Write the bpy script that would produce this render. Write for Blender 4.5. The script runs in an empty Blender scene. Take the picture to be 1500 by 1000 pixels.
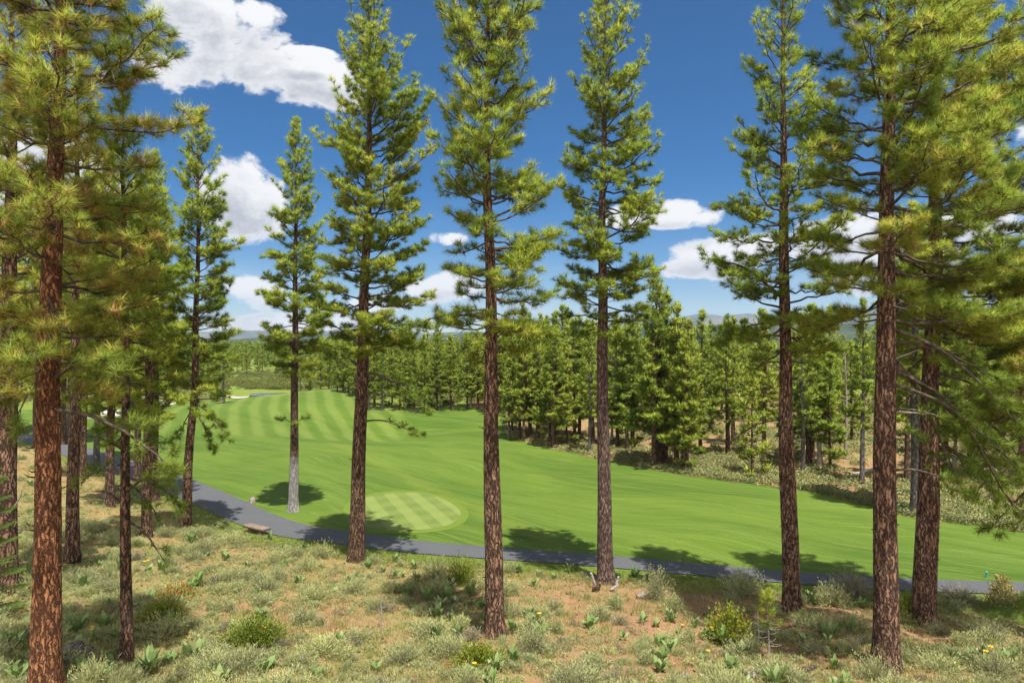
import bpy, math, random
import numpy as np
from mathutils import Vector, noise as mn
from mathutils.geometry import delaunay_2d_cdt

sc = bpy.context.scene
R = math.radians
C = sc.collection
HAZE = True
EYE = 10.0            # camera height above the fairway; fairway level is z = 0
FPX = 1000.0          # focal length in pixels of the 1500 x 1000 photograph

# ------------------------------------------------------------------ camera
cd = bpy.data.cameras.new('camera'); cam = bpy.data.objects.new('camera', cd); C.objects.link(cam)
cam.location = (0, 0, EYE); cam.rotation_euler = (R(90), 0, 0)
cd.sensor_width = 36; cd.lens = 24; cd.clip_start = 0.1; cd.clip_end = 60000
sc.camera = cam

# ------------------------------------------------------------------ light
SUN_EL, SUN_DIR = 70, Vector((0.42, -1.0, 0)).normalized()     # horizontal direction towards the sun
sd = bpy.data.lights.new('sun', 'SUN'); so = bpy.data.objects.new('sun', sd); C.objects.link(so)
sd.energy = 5.0; sd.angle = R(0.5); sd.color = (1.0, 0.965, 0.90)
tow = Vector((SUN_DIR.x*math.cos(R(SUN_EL)), SUN_DIR.y*math.cos(R(SUN_EL)), math.sin(R(SUN_EL))))
so.rotation_euler = tow.to_track_quat('Z', 'Y').to_euler(); so.location = (0, -40, 80)

class NT:
    """small helper for writing node trees"""
    def __init__(s, tree): s.t = tree; tree.nodes.clear()
    def n(s, typ, **kw):
        nd = s.t.nodes.new(typ)
        for k, v in kw.items():
            if k.startswith('in_'):
                key = k[3:]; key = int(key) if key.isdigit() else key
                s.put(nd.inputs[key], v)
            else: setattr(nd, k, v)
        return nd
    def put(s, sock, v):
        if isinstance(v, bpy.types.NodeSocket): s.t.links.new(v, sock)
        else: sock.default_value = v
    def m(s, op, a, b=None, c=None, clamp=False):
        nd = s.t.nodes.new('ShaderNodeMath'); nd.operation = op; nd.use_clamp = clamp
        s.put(nd.inputs[0], a)
        if b is not None: s.put(nd.inputs[1], b)
        if c is not None: s.put(nd.inputs[2], c)
        return nd.outputs[0]
    def mix(s, f, a, b, mode='MIX'):
        nd = s.t.nodes.new('ShaderNodeMix'); nd.data_type = 'RGBA'; nd.blend_type = mode; nd.clamp_factor = True
        s.put(nd.inputs[0], f)
        for i, v in ((6, a), (7, b)):
            if isinstance(v, bpy.types.NodeSocket): s.t.links.new(v, nd.inputs[i])
            else: nd.inputs[i].default_value = (*v[:3], 1)
        return nd.outputs[2]
    def step(s, v, lo, hi, smooth=True):
        nd = s.t.nodes.new('ShaderNodeMapRange'); nd.clamp = True
        nd.interpolation_type = 'SMOOTHSTEP' if smooth else 'LINEAR'
        s.put(nd.inputs[0], v); nd.inputs[1].default_value = lo; nd.inputs[2].default_value = hi
        return nd.outputs[0]
    def noise(s, vec, scale, detail=4, rough=0.5, dist=0.0):
        nd = s.n('ShaderNodeTexNoise'); s.put(nd.inputs['Vector'], vec)
        nd.inputs['Scale'].default_value = scale; nd.inputs['Detail'].default_value = detail
        nd.inputs['Roughness'].default_value = rough; nd.inputs['Distortion'].default_value = dist
        return nd.outputs['Fac']
    def map(s, vec, loc=(0,0,0), rot=(0,0,0), scale=(1,1,1)):
        nd = s.n('ShaderNodeMapping'); s.put(nd.inputs['Vector'], vec)
        nd.inputs['Location'].default_value = loc; nd.inputs['Rotation'].default_value = rot; nd.inputs['Scale'].default_value = scale
        return nd.outputs[0]
    def ramp(s, f, stops):
        nd = s.n('ShaderNodeValToRGB'); s.put(nd.inputs[0], f)
        el = nd.color_ramp.elements
        while len(el) < len(stops): el.new(0.5)
        for e, (p, c) in zip(el, stops): e.position = p; e.color = (*c, 1)
        return nd.outputs[0]

# ------------------------------------------------------------------ sky with fair-weather clouds
w = bpy.data.worlds.new('World'); sc.world = w; w.use_nodes = True
t = NT(w.node_tree)
sky = t.n('ShaderNodeTexSky', sky_type='NISHITA', sun_disc=False)
sky.sun_elevation = R(SUN_EL); sky.sun_rotation = math.atan2(SUN_DIR.x, SUN_DIR.y)
sky.altitude = 1900; sky.air_density = 1.0; sky.dust_density = 0.25; sky.ozone_density = 4.5
gen = t.n('ShaderNodeTexCoord').outputs['Generated']
sep = t.n('ShaderNodeSeparateXYZ'); t.put(sep.inputs[0], gen)
az = t.m('ARCTAN2', sep.outputs[0], sep.outputs[1])
el = t.m('ARCSINE', sep.outputs[2])
def azel(u, v):
    d = Vector((u-750, FPX, 500-v)).normalized()
    return math.atan2(d.x, d.y), math.asin(d.z)
CLOUDS = [  # (u, v, half width, half height) in photograph pixels: turned at once into directions in the sky
    (285, 12, 85, 52), (345, 82, 118, 58), (455, 118, 92, 40), (250, 95, 60, 40), (440, 75, 60, 10), (375, 20, 45, 22),
    (352, 290, 62, 58), (372, 425, 52, 26), (430, 474, 130, 14), (520, 470, 60, 10),
    (665, 420, 60, 24), (660, 350, 34, 12), (560, 445, 40, 12), (975, 318, 72, 19), (915, 322, 40, 20), (1000, 305, 30, 16), (1050, 382, 80, 30), (1005, 395, 50, 20), (1085, 366, 40, 20),
    (1200, 352, 115, 38), (1330, 390, 130, 46), (1450, 330, 90, 40), (1120, 360, 50, 20), (60, 250, 110, 60), (-80, 380, 130, 40), (1640, 200, 160, 60)]
def cloud_density(azs, els):
    tot = None
    for (u, v, a, b) in CLOUDS:
        a0, e0 = azel(u, v); a1, _ = azel(u+a, v); _, e1 = azel(u, v-b)
        dx = t.m('MULTIPLY', t.m('SUBTRACT', azs, a0), 1/(a1-a0))
        dy = t.m('MULTIPLY', t.m('SUBTRACT', els, e0), 1/(e1-e0))
        # flatter below than above, like cumulus
        g = t.m('SUBTRACT', 1.0, t.m('ADD', t.m('MULTIPLY', dx, dx), t.m('MULTIPLY', dy, dy)))
        g = t.m('MAXIMUM', g, -1.5)
        tot = g if tot is None else t.m('SMOOTH_MAX', tot, g, 0.25)
    cv = t.n('ShaderNodeCombineXYZ'); t.put(cv.inputs[0], azs); t.put(cv.inputs[1], t.m('MULTIPLY', els, 1.5))
    n1 = t.noise(cv.outputs[0], 7.5, 10, 0.64, 0.3)
    n2 = t.noise(cv.outputs[0], 2.2, 2, 0.5)
    wob = t.m('ADD', t.m('MULTIPLY', t.m('SUBTRACT', n1, 0.5), 5.6), t.m('MULTIPLY', t.m('SUBTRACT', n2, 0.5), 1.0))
    return t.m('ADD', tot, wob), n1
D0, N0 = cloud_density(az, el)
D1, _ = cloud_density(t.m('ADD', az, 0.012), t.m('ADD', el, 0.030))
alpha = t.step(D0, -0.18, 0.42)
lit = t.step(t.m('SUBTRACT', D0, D1), -0.9, 1.5)
core = t.step(D0, 0.0, 1.0)
shade = t.m('MULTIPLY', t.m('SUBTRACT', 1.0, lit), core)
ccol = t.mix(shade, (3.1, 3.1, 3.15), (1.25, 1.36, 1.6))
# thin far streaks near the horizon
hv = t.n('ShaderNodeCombineXYZ'); t.put(hv.inputs[0], az); t.put(hv.inputs[1], t.m('MULTIPLY', el, 9.0))
streak = t.step(t.noise(hv.outputs[0], 3.0, 5, 0.6, 0.4), 0.46, 0.70)
band = t.m('MULTIPLY', t.step(el, -0.005, 0.02), t.m('SUBTRACT', 1.0, t.step(el, 0.04, 0.13)))
skc = t.n('ShaderNodeHueSaturation', in_Saturation=1.45, in_Value=0.335); t.put(skc.inputs['Color'], sky.outputs[0])
c1 = t.mix(t.m('MULTIPLY', t.m('MULTIPLY', streak, band), 0.75), skc.outputs[0], (2.1, 2.35, 2.6))
c2 = t.mix(alpha, c1, ccol)
# unseen cloud banks added behind the camera as fill light, up to mid height
fill_banks = t.m('MULTIPLY', t.step(t.m('ABSOLUTE', az), 1.05, 1.5), t.m('SUBTRACT', 1.0, t.step(el, 0.75, 1.0)))
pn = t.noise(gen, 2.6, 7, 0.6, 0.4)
fill_banks = t.m('MULTIPLY', fill_banks, t.m('MULTIPLY', t.step(pn, 0.30, 0.42), t.step(el, -0.02, 0.05)))
c2 = t.mix(fill_banks, c2, t.mix(t.step(pn, 0.45, 0.75), (7.2, 7.1, 7.0), (5.0, 5.0, 5.1)))
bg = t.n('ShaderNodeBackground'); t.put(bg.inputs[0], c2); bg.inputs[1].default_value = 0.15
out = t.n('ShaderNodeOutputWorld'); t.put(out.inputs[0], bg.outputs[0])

sc.view_settings.view_transform = 'Standard'; sc.view_settings.look = 'None'
sc.view_settings.exposure = 1.04; sc.view_settings.gamma = 1.0
sc.cycles.max_bounces = 5; sc.cycles.diffuse_bounces = 3; sc.cycles.glossy_bounces = 1
sc.cycles.transmission_bounces = 4; sc.cycles.transparent_max_bounces = 4; sc.cycles.volume_bounces = 0
sc.cycles.use_denoising = True; sc.cycles.use_adaptive_sampling = False; sc.cycles.caustics_reflective = False; sc.cycles.caustics_refractive = False

# ------------------------------------------------------------------ terrain height
def px_flat(u, v):
    y = EYE*FPX/(v-500); return ((u-750)/FPX*y, y)
PATH_PX = [(1660, 866), (1540, 864), (1462, 862), (1300, 856), (1150, 846), (1000, 833), (850, 820), (710, 810), (600, 801), (500, 788), (430, 778), (370, 759), (310, 732), (250, 707), (190, 687), (130, 668), (70, 648), (30, 640), (-80, 632), (-300, 622)]
PATH = np.array([px_flat(*p) for p in PATH_PX])
def catmull(P, k=8):
    out = []
    Q = np.vstack([2*P[0]-P[1], P, 2*P[-1]-P[-2]])
    for i in range(1, len(Q)-2):
        for s in np.linspace(0, 1, k, endpoint=False):
            a, b, c, d = Q[i-1], Q[i], Q[i+1], Q[i+2]
            out.append(0.5*((2*b)+(c-a)*s+(2*a-5*b+4*c-d)*s*s+(3*b-a-3*c+d)*s**3))
    out.append(Q[-2]); return np.array(out)
PATH = catmull(PATH, 6)
def path_dist(x, y):
    """distance to the path's centre line, positive on the camera's side"""
    x = np.asarray(x, float); y = np.asarray(y, float)
    best = np.full(x.shape, 1e9)
    for i in range(len(PATH)-1):
        a, b = PATH[i], PATH[i+1]; ab = b-a; L2 = ab@ab
        s = np.clip(((x-a[0])*ab[0]+(y-a[1])*ab[1])/L2, 0, 1)
        best = np.minimum(best, np.hypot(x-a[0]-s*ab[0], y-a[1]-s*ab[1]))
    o = np.argsort(PATH[:, 0]); yp = np.interp(x, PATH[o, 0], PATH[o, 1])
    return np.where(y < yp, best, -best)
def gauss(x, y, cx, cy, sx, sy): return np.exp(-((x-cx)/sx)**2-((y-cy)/sy)**2)
def height(x, y):
    x = np.asarray(x, float); y = np.asarray(y, float)
    d = path_dist(x, y)
    q = (d-2.4)/1.0
    h = 0.15*1.0*np.logaddexp(0, np.minimum(q, 60))
    near = np.clip((d-2.4)/3, 0, 1)
    h = h + near*(0.10*np.sin(x*0.9+0.4*y)*np.sin(y*0.7-0.3*x)+0.05*np.sin(x*2.3+1)*np.sin(y*1.9))
    far = np.clip((-d-3)/8, 0, 1)
    h = h + far*(1.9*gauss(x, y, -27, 112, 17, 22)+2.2*gauss(x, y, -2, 96, 11, 14)-1.5*gauss(x, y, -14, 80, 9, 9)
                 + 0.25*np.sin(x*0.11+1)*np.sin(y*0.09)+0.9*gauss(x, y, 22, 88, 18, 20)+0.8*gauss(x, y, 34, 62, 14, 12))
    pond = np.maximum(0, 1-np.hypot((x+45.5)/11, (y-131)/9))
    h = h - 0.6*np.clip(pond*2.5, 0, 1)
    return h
def ground_at(u, v):
    """where the sight line through a photograph pixel meets the terrain"""
    k = (v-500)/FPX; m_ = (u-750)/FPX
    ys = np.concatenate([np.arange(6, 60, 0.05), np.arange(60, 400, 0.25)])
    g = (EYE-k*ys)-height(m_*ys, ys)
    i = int(np.argmax(g <= 0))
    y = ys[i-1]+(ys[i]-ys[i-1])*g[i-1]/(g[i-1]-g[i]); x = m_*y
    return float(x), float(y), float(height(np.array([x]), np.array([y]))[0])
def hz(x, y): return float(height(np.array([x]), np.array([y]))[0])

# ------------------------------------------------------------------ mesh helpers
def mesh_np(name, V, F, mat=None, smooth=False, attr=None, parent=None, loc=None, nrm=None):
    """V (n,3), F (m,3|4) or list of such arrays; attr: dict of per-vertex floats"""
    V = np.asarray(V, np.float32); Fs = F if isinstance(F, list) else [F]
    Fs = [np.asarray(f, np.int32) for f in Fs if len(f)]
    me = bpy.data.meshes.new(name)
    me.vertices.add(len(V)); me.vertices.foreach_set('co', V.ravel())
    nl = sum(f.size for f in Fs); npoly = sum(len(f) for f in Fs)
    me.loops.add(nl); me.loops.foreach_set('vertex_index', np.concatenate([f.ravel() for f in Fs]))
    tot = np.concatenate([np.full(len(f), f.shape[1], np.int32) for f in Fs])
    st = np.concatenate([[0], np.cumsum(tot)[:-1]]).astype(np.int32)
    me.polygons.add(npoly); me.polygons.foreach_set('loop_start', st); me.polygons.foreach_set('loop_total', tot)
    if smooth: me.polygons.foreach_set('use_smooth', np.ones(npoly, bool))
    me.update(calc_edges=True)
    for k, a in (attr or {}).items():
        at = me.attributes.new(k, 'FLOAT', 'POINT'); at.data.foreach_set('value', np.asarray(a, np.float32).ravel())
    if nrm is not None:
        me.polygons.foreach_set('use_smooth', np.ones(npoly, bool)); me.normals_split_custom_set_from_vertices(np.ascontiguousarray(nrm, np.float32))
    if mat: me.materials.append(mat)
    o = bpy.data.objects.new(name, me); C.objects.link(o)
    if parent: o.parent = parent
    if loc is not None: o.location = loc
    return o
def tag(o, label, cat, group=None, kind=None):
    if label: o['label'] = label
    if cat: o['category'] = cat
    if group: o['group'] = group
    if kind: o['kind'] = kind
    return o
def empty(name, loc): 
    o = bpy.data.objects.new(name, None); C.objects.link(o); o.location = loc; o.empty_display_size = 0.3; return o
def copy_tree(o, parent=None):
    c = o.copy(); C.objects.link(c); c.parent = parent
    for ch in list(o.children): copy_tree(ch, c)
    return c
def unit(a): return a/np.maximum(np.linalg.norm(a, axis=-1, keepdims=True), 1e-9)
def tube(pts, rad, sides=5, cap=True):
    pts = np.asarray(pts, float); rad = np.asarray(rad, float); n = len(pts)
    T = unit(np.gradient(pts, axis=0))
    ref = np.array([0, 0, 1.0]) if abs(T[0][2]) < 0.9 else np.array([1.0, 0, 0])
    A = unit(np.cross(T, ref)); B = np.cross(T, A)
    th = np.linspace(0, 2*np.pi, sides, endpoint=False)
    V = pts[:, None]+rad[:, None, None]*(np.cos(th)[None, :, None]*A[:, None]+np.sin(th)[None, :, None]*B[:, None])
    V = V.reshape(-1, 3)
    i = np.arange(n-1)[:, None]*sides; j = np.arange(sides)[None]; k = (j+1) % sides
    F = np.stack([i+j, i+k, i+sides+k, i+sides+j], -1).reshape(-1, 4)
    return V, F
class Geo:
    def __init__(s): s.V = []; s.Q = []; s.T = []; s.n = 0; s.A = []
    def add(s, V, F, a=0.0):
        F = np.asarray(F)
        if len(V) == 0: return
        (s.Q if F.shape[1] == 4 else s.T).append(F+s.n); s.V.append(V); s.n += len(V)
        s.A.append(np.full(len(V), a) if np.isscalar(a) else a)
    def build(s, name, mat, parent=None, smooth=False, loc=None, attr='tint'):
        F = []
        if s.T: F.append(np.concatenate(s.T))
        if s.Q: F.append(np.concatenate(s.Q))
        return mesh_np(name, np.concatenate(s.V), F, mat, smooth, {attr: np.concatenate(s.A)}, parent, loc)

# ------------------------------------------------------------------ materials
def new_mat(name):
    m = bpy.data.materials.new(name); m.use_nodes = True; return m, NT(m.node_tree)
def finish(t, col, rough=0.9, bump=None, bstr=0.5, bdist=0.02, spec=0.2):
    b = t.n('ShaderNodeBsdfPrincipled'); t.put(b.inputs['Base Color'], col if isinstance(col, bpy.types.NodeSocket) else (*col, 1))
    t.put(b.inputs['Roughness'], rough); b.inputs['Specular IOR Level'].default_value = spec
    if bump is not None:
        bn = t.n('ShaderNodeBump', in_Strength=bstr, in_Distance=bdist); t.put(bn.inputs['Height'], bump); t.put(b.inputs['Normal'], bn.outputs[0])
    o = t.n('ShaderNodeOutputMaterial'); t.put(o.inputs[0], b.outputs[0]); return b
def leaf_mat(name, stops, trans=0.35, rough=0.55, spec=0.25, noise_amt=0.0):
    """foliage: per-leaf 'tint' picks the colour; some light comes through"""
    m, t = new_mat(name)
    a = t.n('ShaderNodeAttribute', attribute_name='tint').outputs['Fac']
    oi = t.n('ShaderNodeObjectInfo').outputs['Random']
    a = t.m('ADD', a, t.m('MULTIPLY', t.m('SUBTRACT', oi, 0.5), noise_amt))
    col = t.ramp(a, stops)
    p = t.n('ShaderNodeBsdfPrincipled'); t.put(p.inputs['Base Color'], col); p.inputs['Roughness'].default_value = rough; p.inputs['Specular IOR Level'].default_value = spec
    tr = t.n('ShaderNodeBsdfTranslucent'); t.put(tr.inputs[0], col)
    mx = t.n('ShaderNodeMixShader', in_0=trans); t.put(mx.inputs[1], p.outputs[0]); t.put(mx.inputs[2], tr.outputs[0])
    o = t.n('ShaderNodeOutputMaterial'); t.put(o.inputs[0], mx.outputs[0]); return m
NEEDLE = leaf_mat('pine_needles', [(0.0, (0.095, 0.175, 0.026)), (0.35, (0.200, 0.290, 0.036)), (0.65, (0.355, 0.435, 0.048)), (0.9, (0.52, 0.545, 0.070)), (1.0, (0.55, 0.34, 0.12))], 0.5, noise_amt=0.06)
NEEDLE_GOLD = leaf_mat('golden_pine_needles', [(0.0, (0.095, 0.165, 0.026)), (0.4, (0.230, 0.305, 0.042)), (0.75, (0.45, 0.49, 0.065)), (0.92, (0.66, 0.52, 0.11)), (1.0, (0.62, 0.36, 0.14))], 0.5, noise_amt=0.04)
NEEDLE_FAR = leaf_mat('wood_pine_needles', [(0.0, (0.11, 0.18, 0.028)), (0.35, (0.22, 0.305, 0.042)), (0.75, (0.38, 0.455, 0.056)), (1.0, (0.49, 0.52, 0.08))], 0.5, noise_amt=0.35)
FIR = leaf_mat('fir_needles', [(0.0, (0.05, 0.10, 0.02)), (1.0, (0.20, 0.29, 0.05))])
SAGE = leaf_mat('sage_leaves', [(0.0, (0.20, 0.16, 0.12)), (0.25, (0.22, 0.23, 0.11)), (0.7, (0.34, 0.36, 0.145)), (1.0, (0.45, 0.43, 0.16))], 0.25, 0.8, noise_amt=0.35)
BROAD = leaf_mat('broad_leaves', [(0.0, (0.08, 0.14, 0.03)), (0.6, (0.17, 0.25, 0.07)), (1.0, (0.30, 0.35, 0.15))], 0.3, 0.5, noise_amt=0.3)
BUSHG = leaf_mat('bush_leaves', [(0.0, (0.05, 0.08, 0.012)), (0.6, (0.15, 0.19, 0.02)), (0.9, (0.26, 0.28, 0.03)), (1.0, (0.35, 0.10, 0.03))], 0.25, 0.5)
YELLOWB = leaf_mat('yellowing_leaves', [(0.0, (0.12, 0.13, 0.04)), (0.5, (0.40, 0.33, 0.13)), (1.0, (0.55, 0.38, 0.06))], 0.25, 0.6)
DRYG = leaf_mat('dry_grass_blades', [(0.0, (0.13, 0.17, 0.03)), (0.45, (0.27, 0.27, 0.08)), (1.0, (0.50, 0.38, 0.19))], 0.3, 0.8)
PETAL = leaf_mat('petals', [(0.0, (0.75, 0.38, 0.01)), (1.0, (0.85, 0.48, 0.02))], 0.2)
DEADW, t = new_mat('dead_wood')
g = t.noise(t.n('ShaderNodeTexCoord').outputs['Object'], 18, 5, 0.65)
finish(t, t.ramp(g, [(0.3, (0.16, 0.12, 0.10)), (0.55, (0.26, 0.22, 0.19)), (0.75, (0.40, 0.36, 0.32))]), 0.9, g, 0.6)
TWIG, t = new_mat('twig_bark')
g = t.noise(t.n('ShaderNodeTexCoord').outputs['Object'], 9, 4, 0.6)
finish(t, t.ramp(g, [(0.35, (0.030, 0.024, 0.018)), (0.55, (0.075, 0.058, 0.040)), (0.72, (0.17, 0.14, 0.09))]), 0.9)

def bark(name, plate, furrow, pale, scale=1.0, grey=None):
    """plated pine bark; where 'grey' is given the lowest part of the trunk is weathered grey up to that height"""
    m, t = new_mat(name)
    co = t.n('ShaderNodeTexCoord').outputs['Object']
    wob = t.noise(co, 3.5*scale, 3, 0.6)
    wt = t.n('ShaderNodeTexNoise', in_Scale=5.0*scale, in_Detail=4.0); t.put(wt.inputs['Vector'], co)
    wn = t.n('ShaderNodeVectorMath', operation='SCALE', in_0=wt.outputs['Color']); wn.inputs['Scale'].default_value = 0.22/scale
    ad = t.n('ShaderNodeVectorMath', operation='ADD'); t.put(ad.inputs[0], co); t.put(ad.inputs[1], wn.outputs[0])
    mp = t.map(ad.outputs[0], scale=(11.5*scale, 11.5*scale, 1.9*scale))
    vo = t.n('ShaderNodeTexVoronoi', feature='DISTANCE_TO_EDGE', in_Scale=1.0); t.put(vo.inputs['Vector'], mp)
    v1 = t.n('ShaderNodeTexVoronoi', feature='F1', in_Scale=1.0); t.put(v1.inputs['Vector'], mp)
    sepc = t.n('ShaderNodeSeparateColor'); t.put(sepc.inputs[0], v1.outputs['Color'])
    fine = t.noise(t.map(co, scale=(1, 1, 0.4)), 55*scale, 6, 0.75)
    rid = t.noise(t.map(ad.outputs[0], scale=(1, 1, 0.11)), 17*scale, 5, 0.6)
    edge = t.m('ADD', vo.outputs['Distance'], t.m('ADD', t.m('MULTIPLY', t.m('SUBTRACT', fine, 0.5), 0.45), t.m('MULTIPLY', t.m('SUBTRACT', rid, 0.5), 0.9)))
    crack = t.step(edge, 0.0, 0.30)
    pl = t.mix(t.m('ADD', t.m('MULTIPLY', sepc.outputs[0], 0.22), t.m('MULTIPLY', fine, 0.60)), plate, pale)
    pl = t.mix(t.step(wob, 0.35, 0.75), pl, tuple(c*0.75 for c in plate))
    col = t.mix(crack, furrow, pl)
    if grey:
        z = t.n('ShaderNodeSeparateXYZ'); t.put(z.inputs[0], co)
        gz = t.step(t.m('ADD', z.outputs[2], t.m('MULTIPLY', wob, 1.6)), grey+0.4, grey+1.6)
        gcol = t.mix(crack, (0.16, 0.14, 0.125), t.mix(fine, (0.26, 0.24, 0.225), (0.46, 0.44, 0.42)))
        col = t.mix(gz, gcol, col)
    hgt = t.m('ADD', t.m('MULTIPLY', crack, 1.0), t.m('MULTIPLY', fine, 0.35))
    finish(t, col, 0.9, hgt, 0.9, 0.035, 0.15)
    return m
BARK = {
 'brown': bark('brown_pine_bark', (0.205, 0.112, 0.068), (0.032, 0.018, 0.013), (0.34, 0.215, 0.140)),
 'red': bark('reddish_pine_bark', (0.30, 0.125, 0.052), (0.055, 0.022, 0.012), (0.46, 0.235, 0.115), 1.3),
 'pink': bark('pinkish_pine_bark', (0.185, 0.118, 0.092), (0.045, 0.027, 0.022), (0.31, 0.225, 0.185), 1.35),
 'dark': bark('dark_pine_bark', (0.165, 0.092, 0.054), (0.028, 0.016, 0.011), (0.29, 0.185, 0.115)),
 'grey4': bark('grey_footed_pine_bark', (0.160, 0.090, 0.055), (0.030, 0.020, 0.015), (0.26, 0.17, 0.11), 1.2, grey=2.9),
 'grey': bark('grey_pine_bark', (0.15, 0.13, 0.115), (0.045, 0.038, 0.034), (0.27, 0.25, 0.23), 1.2),
 'far': bark('wood_pine_bark', (0.15, 0.082, 0.055), (0.035, 0.02, 0.015), (0.24, 0.155, 0.11), 0.8),
}

# ---- ground
def ground_material():
    m, t = new_mat('dry_hillside')
    co = t.n('ShaderNodeTexCoord').outputs['Object']
    gr = t.n('ShaderNodeAttribute', attribute_name='green').outputs['Fac']
    so_ = t.n('ShaderNodeAttribute', attribute_name='soil').outputs['Fac']
    n1 = t.noise(co, 0.35, 5, 0.6); n2 = t.noise(co, 2.6, 6, 0.65); n3 = t.noise(co, 26, 6, 0.75); n4 = t.noise(t.map(co, scale=(1, 2.2, 1)), 9, 4, 0.7)
    soil = t.mix(n3, (0.155, 0.080, 0.041), (0.35, 0.205, 0.115))
    soil = t.mix(t.step(n4, 0.5, 0.68), soil, (0.25, 0.165, 0.075))
    litter = t.mix(n3, (0.10, 0.045, 0.022), (0.30, 0.15, 0.075))
    dryg = t.mix(n3, (0.12, 0.115, 0.038), (0.27, 0.23, 0.085))
    green = t.mix(n3, (0.06, 0.10, 0.014), (0.17, 0.21, 0.038))
    g1 = t.step(t.m('ADD', t.m('ADD', n2, t.m('MULTIPLY', n1, 0.6)), t.m('MULTIPLY', so_, -0.45)), 0.62, 0.90)
    c = t.mix(t.m('MULTIPLY', g1, 0.9), soil, dryg)
    c = t.mix(t.step(t.noise(co, 0.9, 4, 0.6), 0.56, 0.74), c, litter)
    c = t.mix(t.step(t.m('ADD', gr, t.m('MULTIPLY', t.m('SUBTRACT', n2, 0.5), 1.2)), 0.35, 0.75), c, green)
    hg = t.m('ADD', t.m('MULTIPLY', n3, 0.6), t.m('MULTIPLY', n2, 0.8))
    finish(t, c, 0.95, hg, 0.9, 0.06, 0.1)
    return m
def fairway_material():
    m, t = new_mat('mown_fairway')
    co = t.n('ShaderNodeTexCoord').outputs['Object']
    sp = t.n('ShaderNodeSeparateXYZ'); t.put(sp.inputs[0], co)
    X, Y = sp.outputs[0], sp.outputs[1]
    bend = t.noise(co, 0.035, 2, 0.5)
    def lay(deg, sa, sp, bendy=9.0):
        # coordinates along and across the direction the mowers take, slowly bending
        a = R(deg); cv = t.n('ShaderNodeCombineXYZ')
        t.put(cv.inputs[0], t.m('MULTIPLY', t.m('ADD', t.m('MULTIPLY', X, math.cos(a)), t.m('MULTIPLY', Y, math.sin(a))), sa))
        pe = t.m('ADD', t.m('ADD', t.m('MULTIPLY', X, -math.sin(a)), t.m('MULTIPLY', Y, math.cos(a))), t.m('MULTIPLY', bend, bendy))
        t.put(cv.inputs[1], t.m('MULTIPLY', pe, sp)); return cv.outputs[0]
    big = t.noise(lay(-38, 0.055, 0.14), 1.0, 5, 0.6, 0.5); mid = t.noise(co, 0.5, 5, 0.6)
    # mower streaks, long and gently curved
    st = t.noise(lay(-42, 0.05, 0.75), 1.0, 6, 0.68, 0.4)
    st2 = t.noise(lay(-47, 0.08, 2.3, 14.0), 1.0, 5, 0.7, 0.5)
    fine = t.noise(co, 9.0, 8, 0.85)
    c = t.mix(t.step(big, 0.36, 0.64), (0.042, 0.080, 0.007), (0.084, 0.126, 0.013))
    c = t.mix(t.m('MULTIPLY', t.step(st, 0.40, 0.66), 0.45), c, (0.105, 0.155, 0.022))
    c = t.mix(t.m('MULTIPLY', t.step(st2, 0.52, 0.70), 0.42), c, (0.150, 0.195, 0.042))
    st3 = t.noise(lay(-30, 0.15, 4.5, 20.0), 1.0, 4, 0.7, 0.6)
    c = t.mix(t.m('MULTIPLY', t.step(st3, 0.50, 0.66), 0.35), c, (0.19, 0.235, 0.050))
    dry = t.step(t.noise(co, 0.22, 6, 0.7, 0.5), 0.56, 0.74)
    c = t.mix(t.m('MULTIPLY', dry, 0.35), c, (0.17, 0.165, 0.035))
    # broad light and dark bands on the tee side
    p = t.m('ADD', t.m('ADD', t.m('MULTIPLY', X, 0.925), t.m('MULTIPLY', Y, 0.38)), t.m('MULTIPLY', mid, 0.7))
    p = t.m('ADD', p, t.m('MULTIPLY', t.m('MAXIMUM', t.m('SUBTRACT', Y, 95), 0.0), -0.10))
    sw = t.step(t.m('SINE', t.m('MULTIPLY', p, 2*math.pi/2.5)), -0.8, 0.8)
    msk = t.m('MULTIPLY', t.m('MULTIPLY', t.step(Y, 71.5, 74.0), t.m('SUBTRACT', 1.0, t.step(Y, 118, 136))),
              t.m('MULTIPLY', t.step(X, -62, -58), t.m('SUBTRACT', 1.0, t.step(t.m('ADD', X, t.m('MULTIPLY', t.m('SUBTRACT', Y, 75), 0.10)), -13.5, -11.5))))
    bands = t.mix(sw, (0.062, 0.105, 0.010), (0.158, 0.190, 0.040))
    c = t.mix(t.m('MULTIPLY', msk, t.m('ADD', 0.22, t.m('MULTIPLY', mid, 0.45))), c, bands)
    # pale yellow line where two cuts meet
    ln = t.m('ABSOLUTE', t.m('SUBTRACT', t.m('ADD', t.m('MULTIPLY', X, 0.87), t.m('MULTIPLY', Y, 0.50)), t.m('ADD', 17.3, t.m('MULTIPLY', mid, 2.4))))
    lm = t.m('MULTIPLY', t.m('SUBTRACT', 1.0, t.step(ln, 0.1, 1.1)), t.m('SUBTRACT', 1.0, t.step(Y, 66, 72)))
    c = t.mix(t.m('MULTIPLY', lm, 0.22), c, (0.20, 0.20, 0.03))
    c = t.mix(t.m('MULTIPLY', t.step(fine, 0.38, 0.62), 0.55), c, (0.045, 0.085, 0.008))
    finish(t, c, 0.85, t.m('ADD', fine, t.m('MULTIPLY', st2, 0.3)), 0.5, 0.05, 0.15)
    return m
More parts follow.
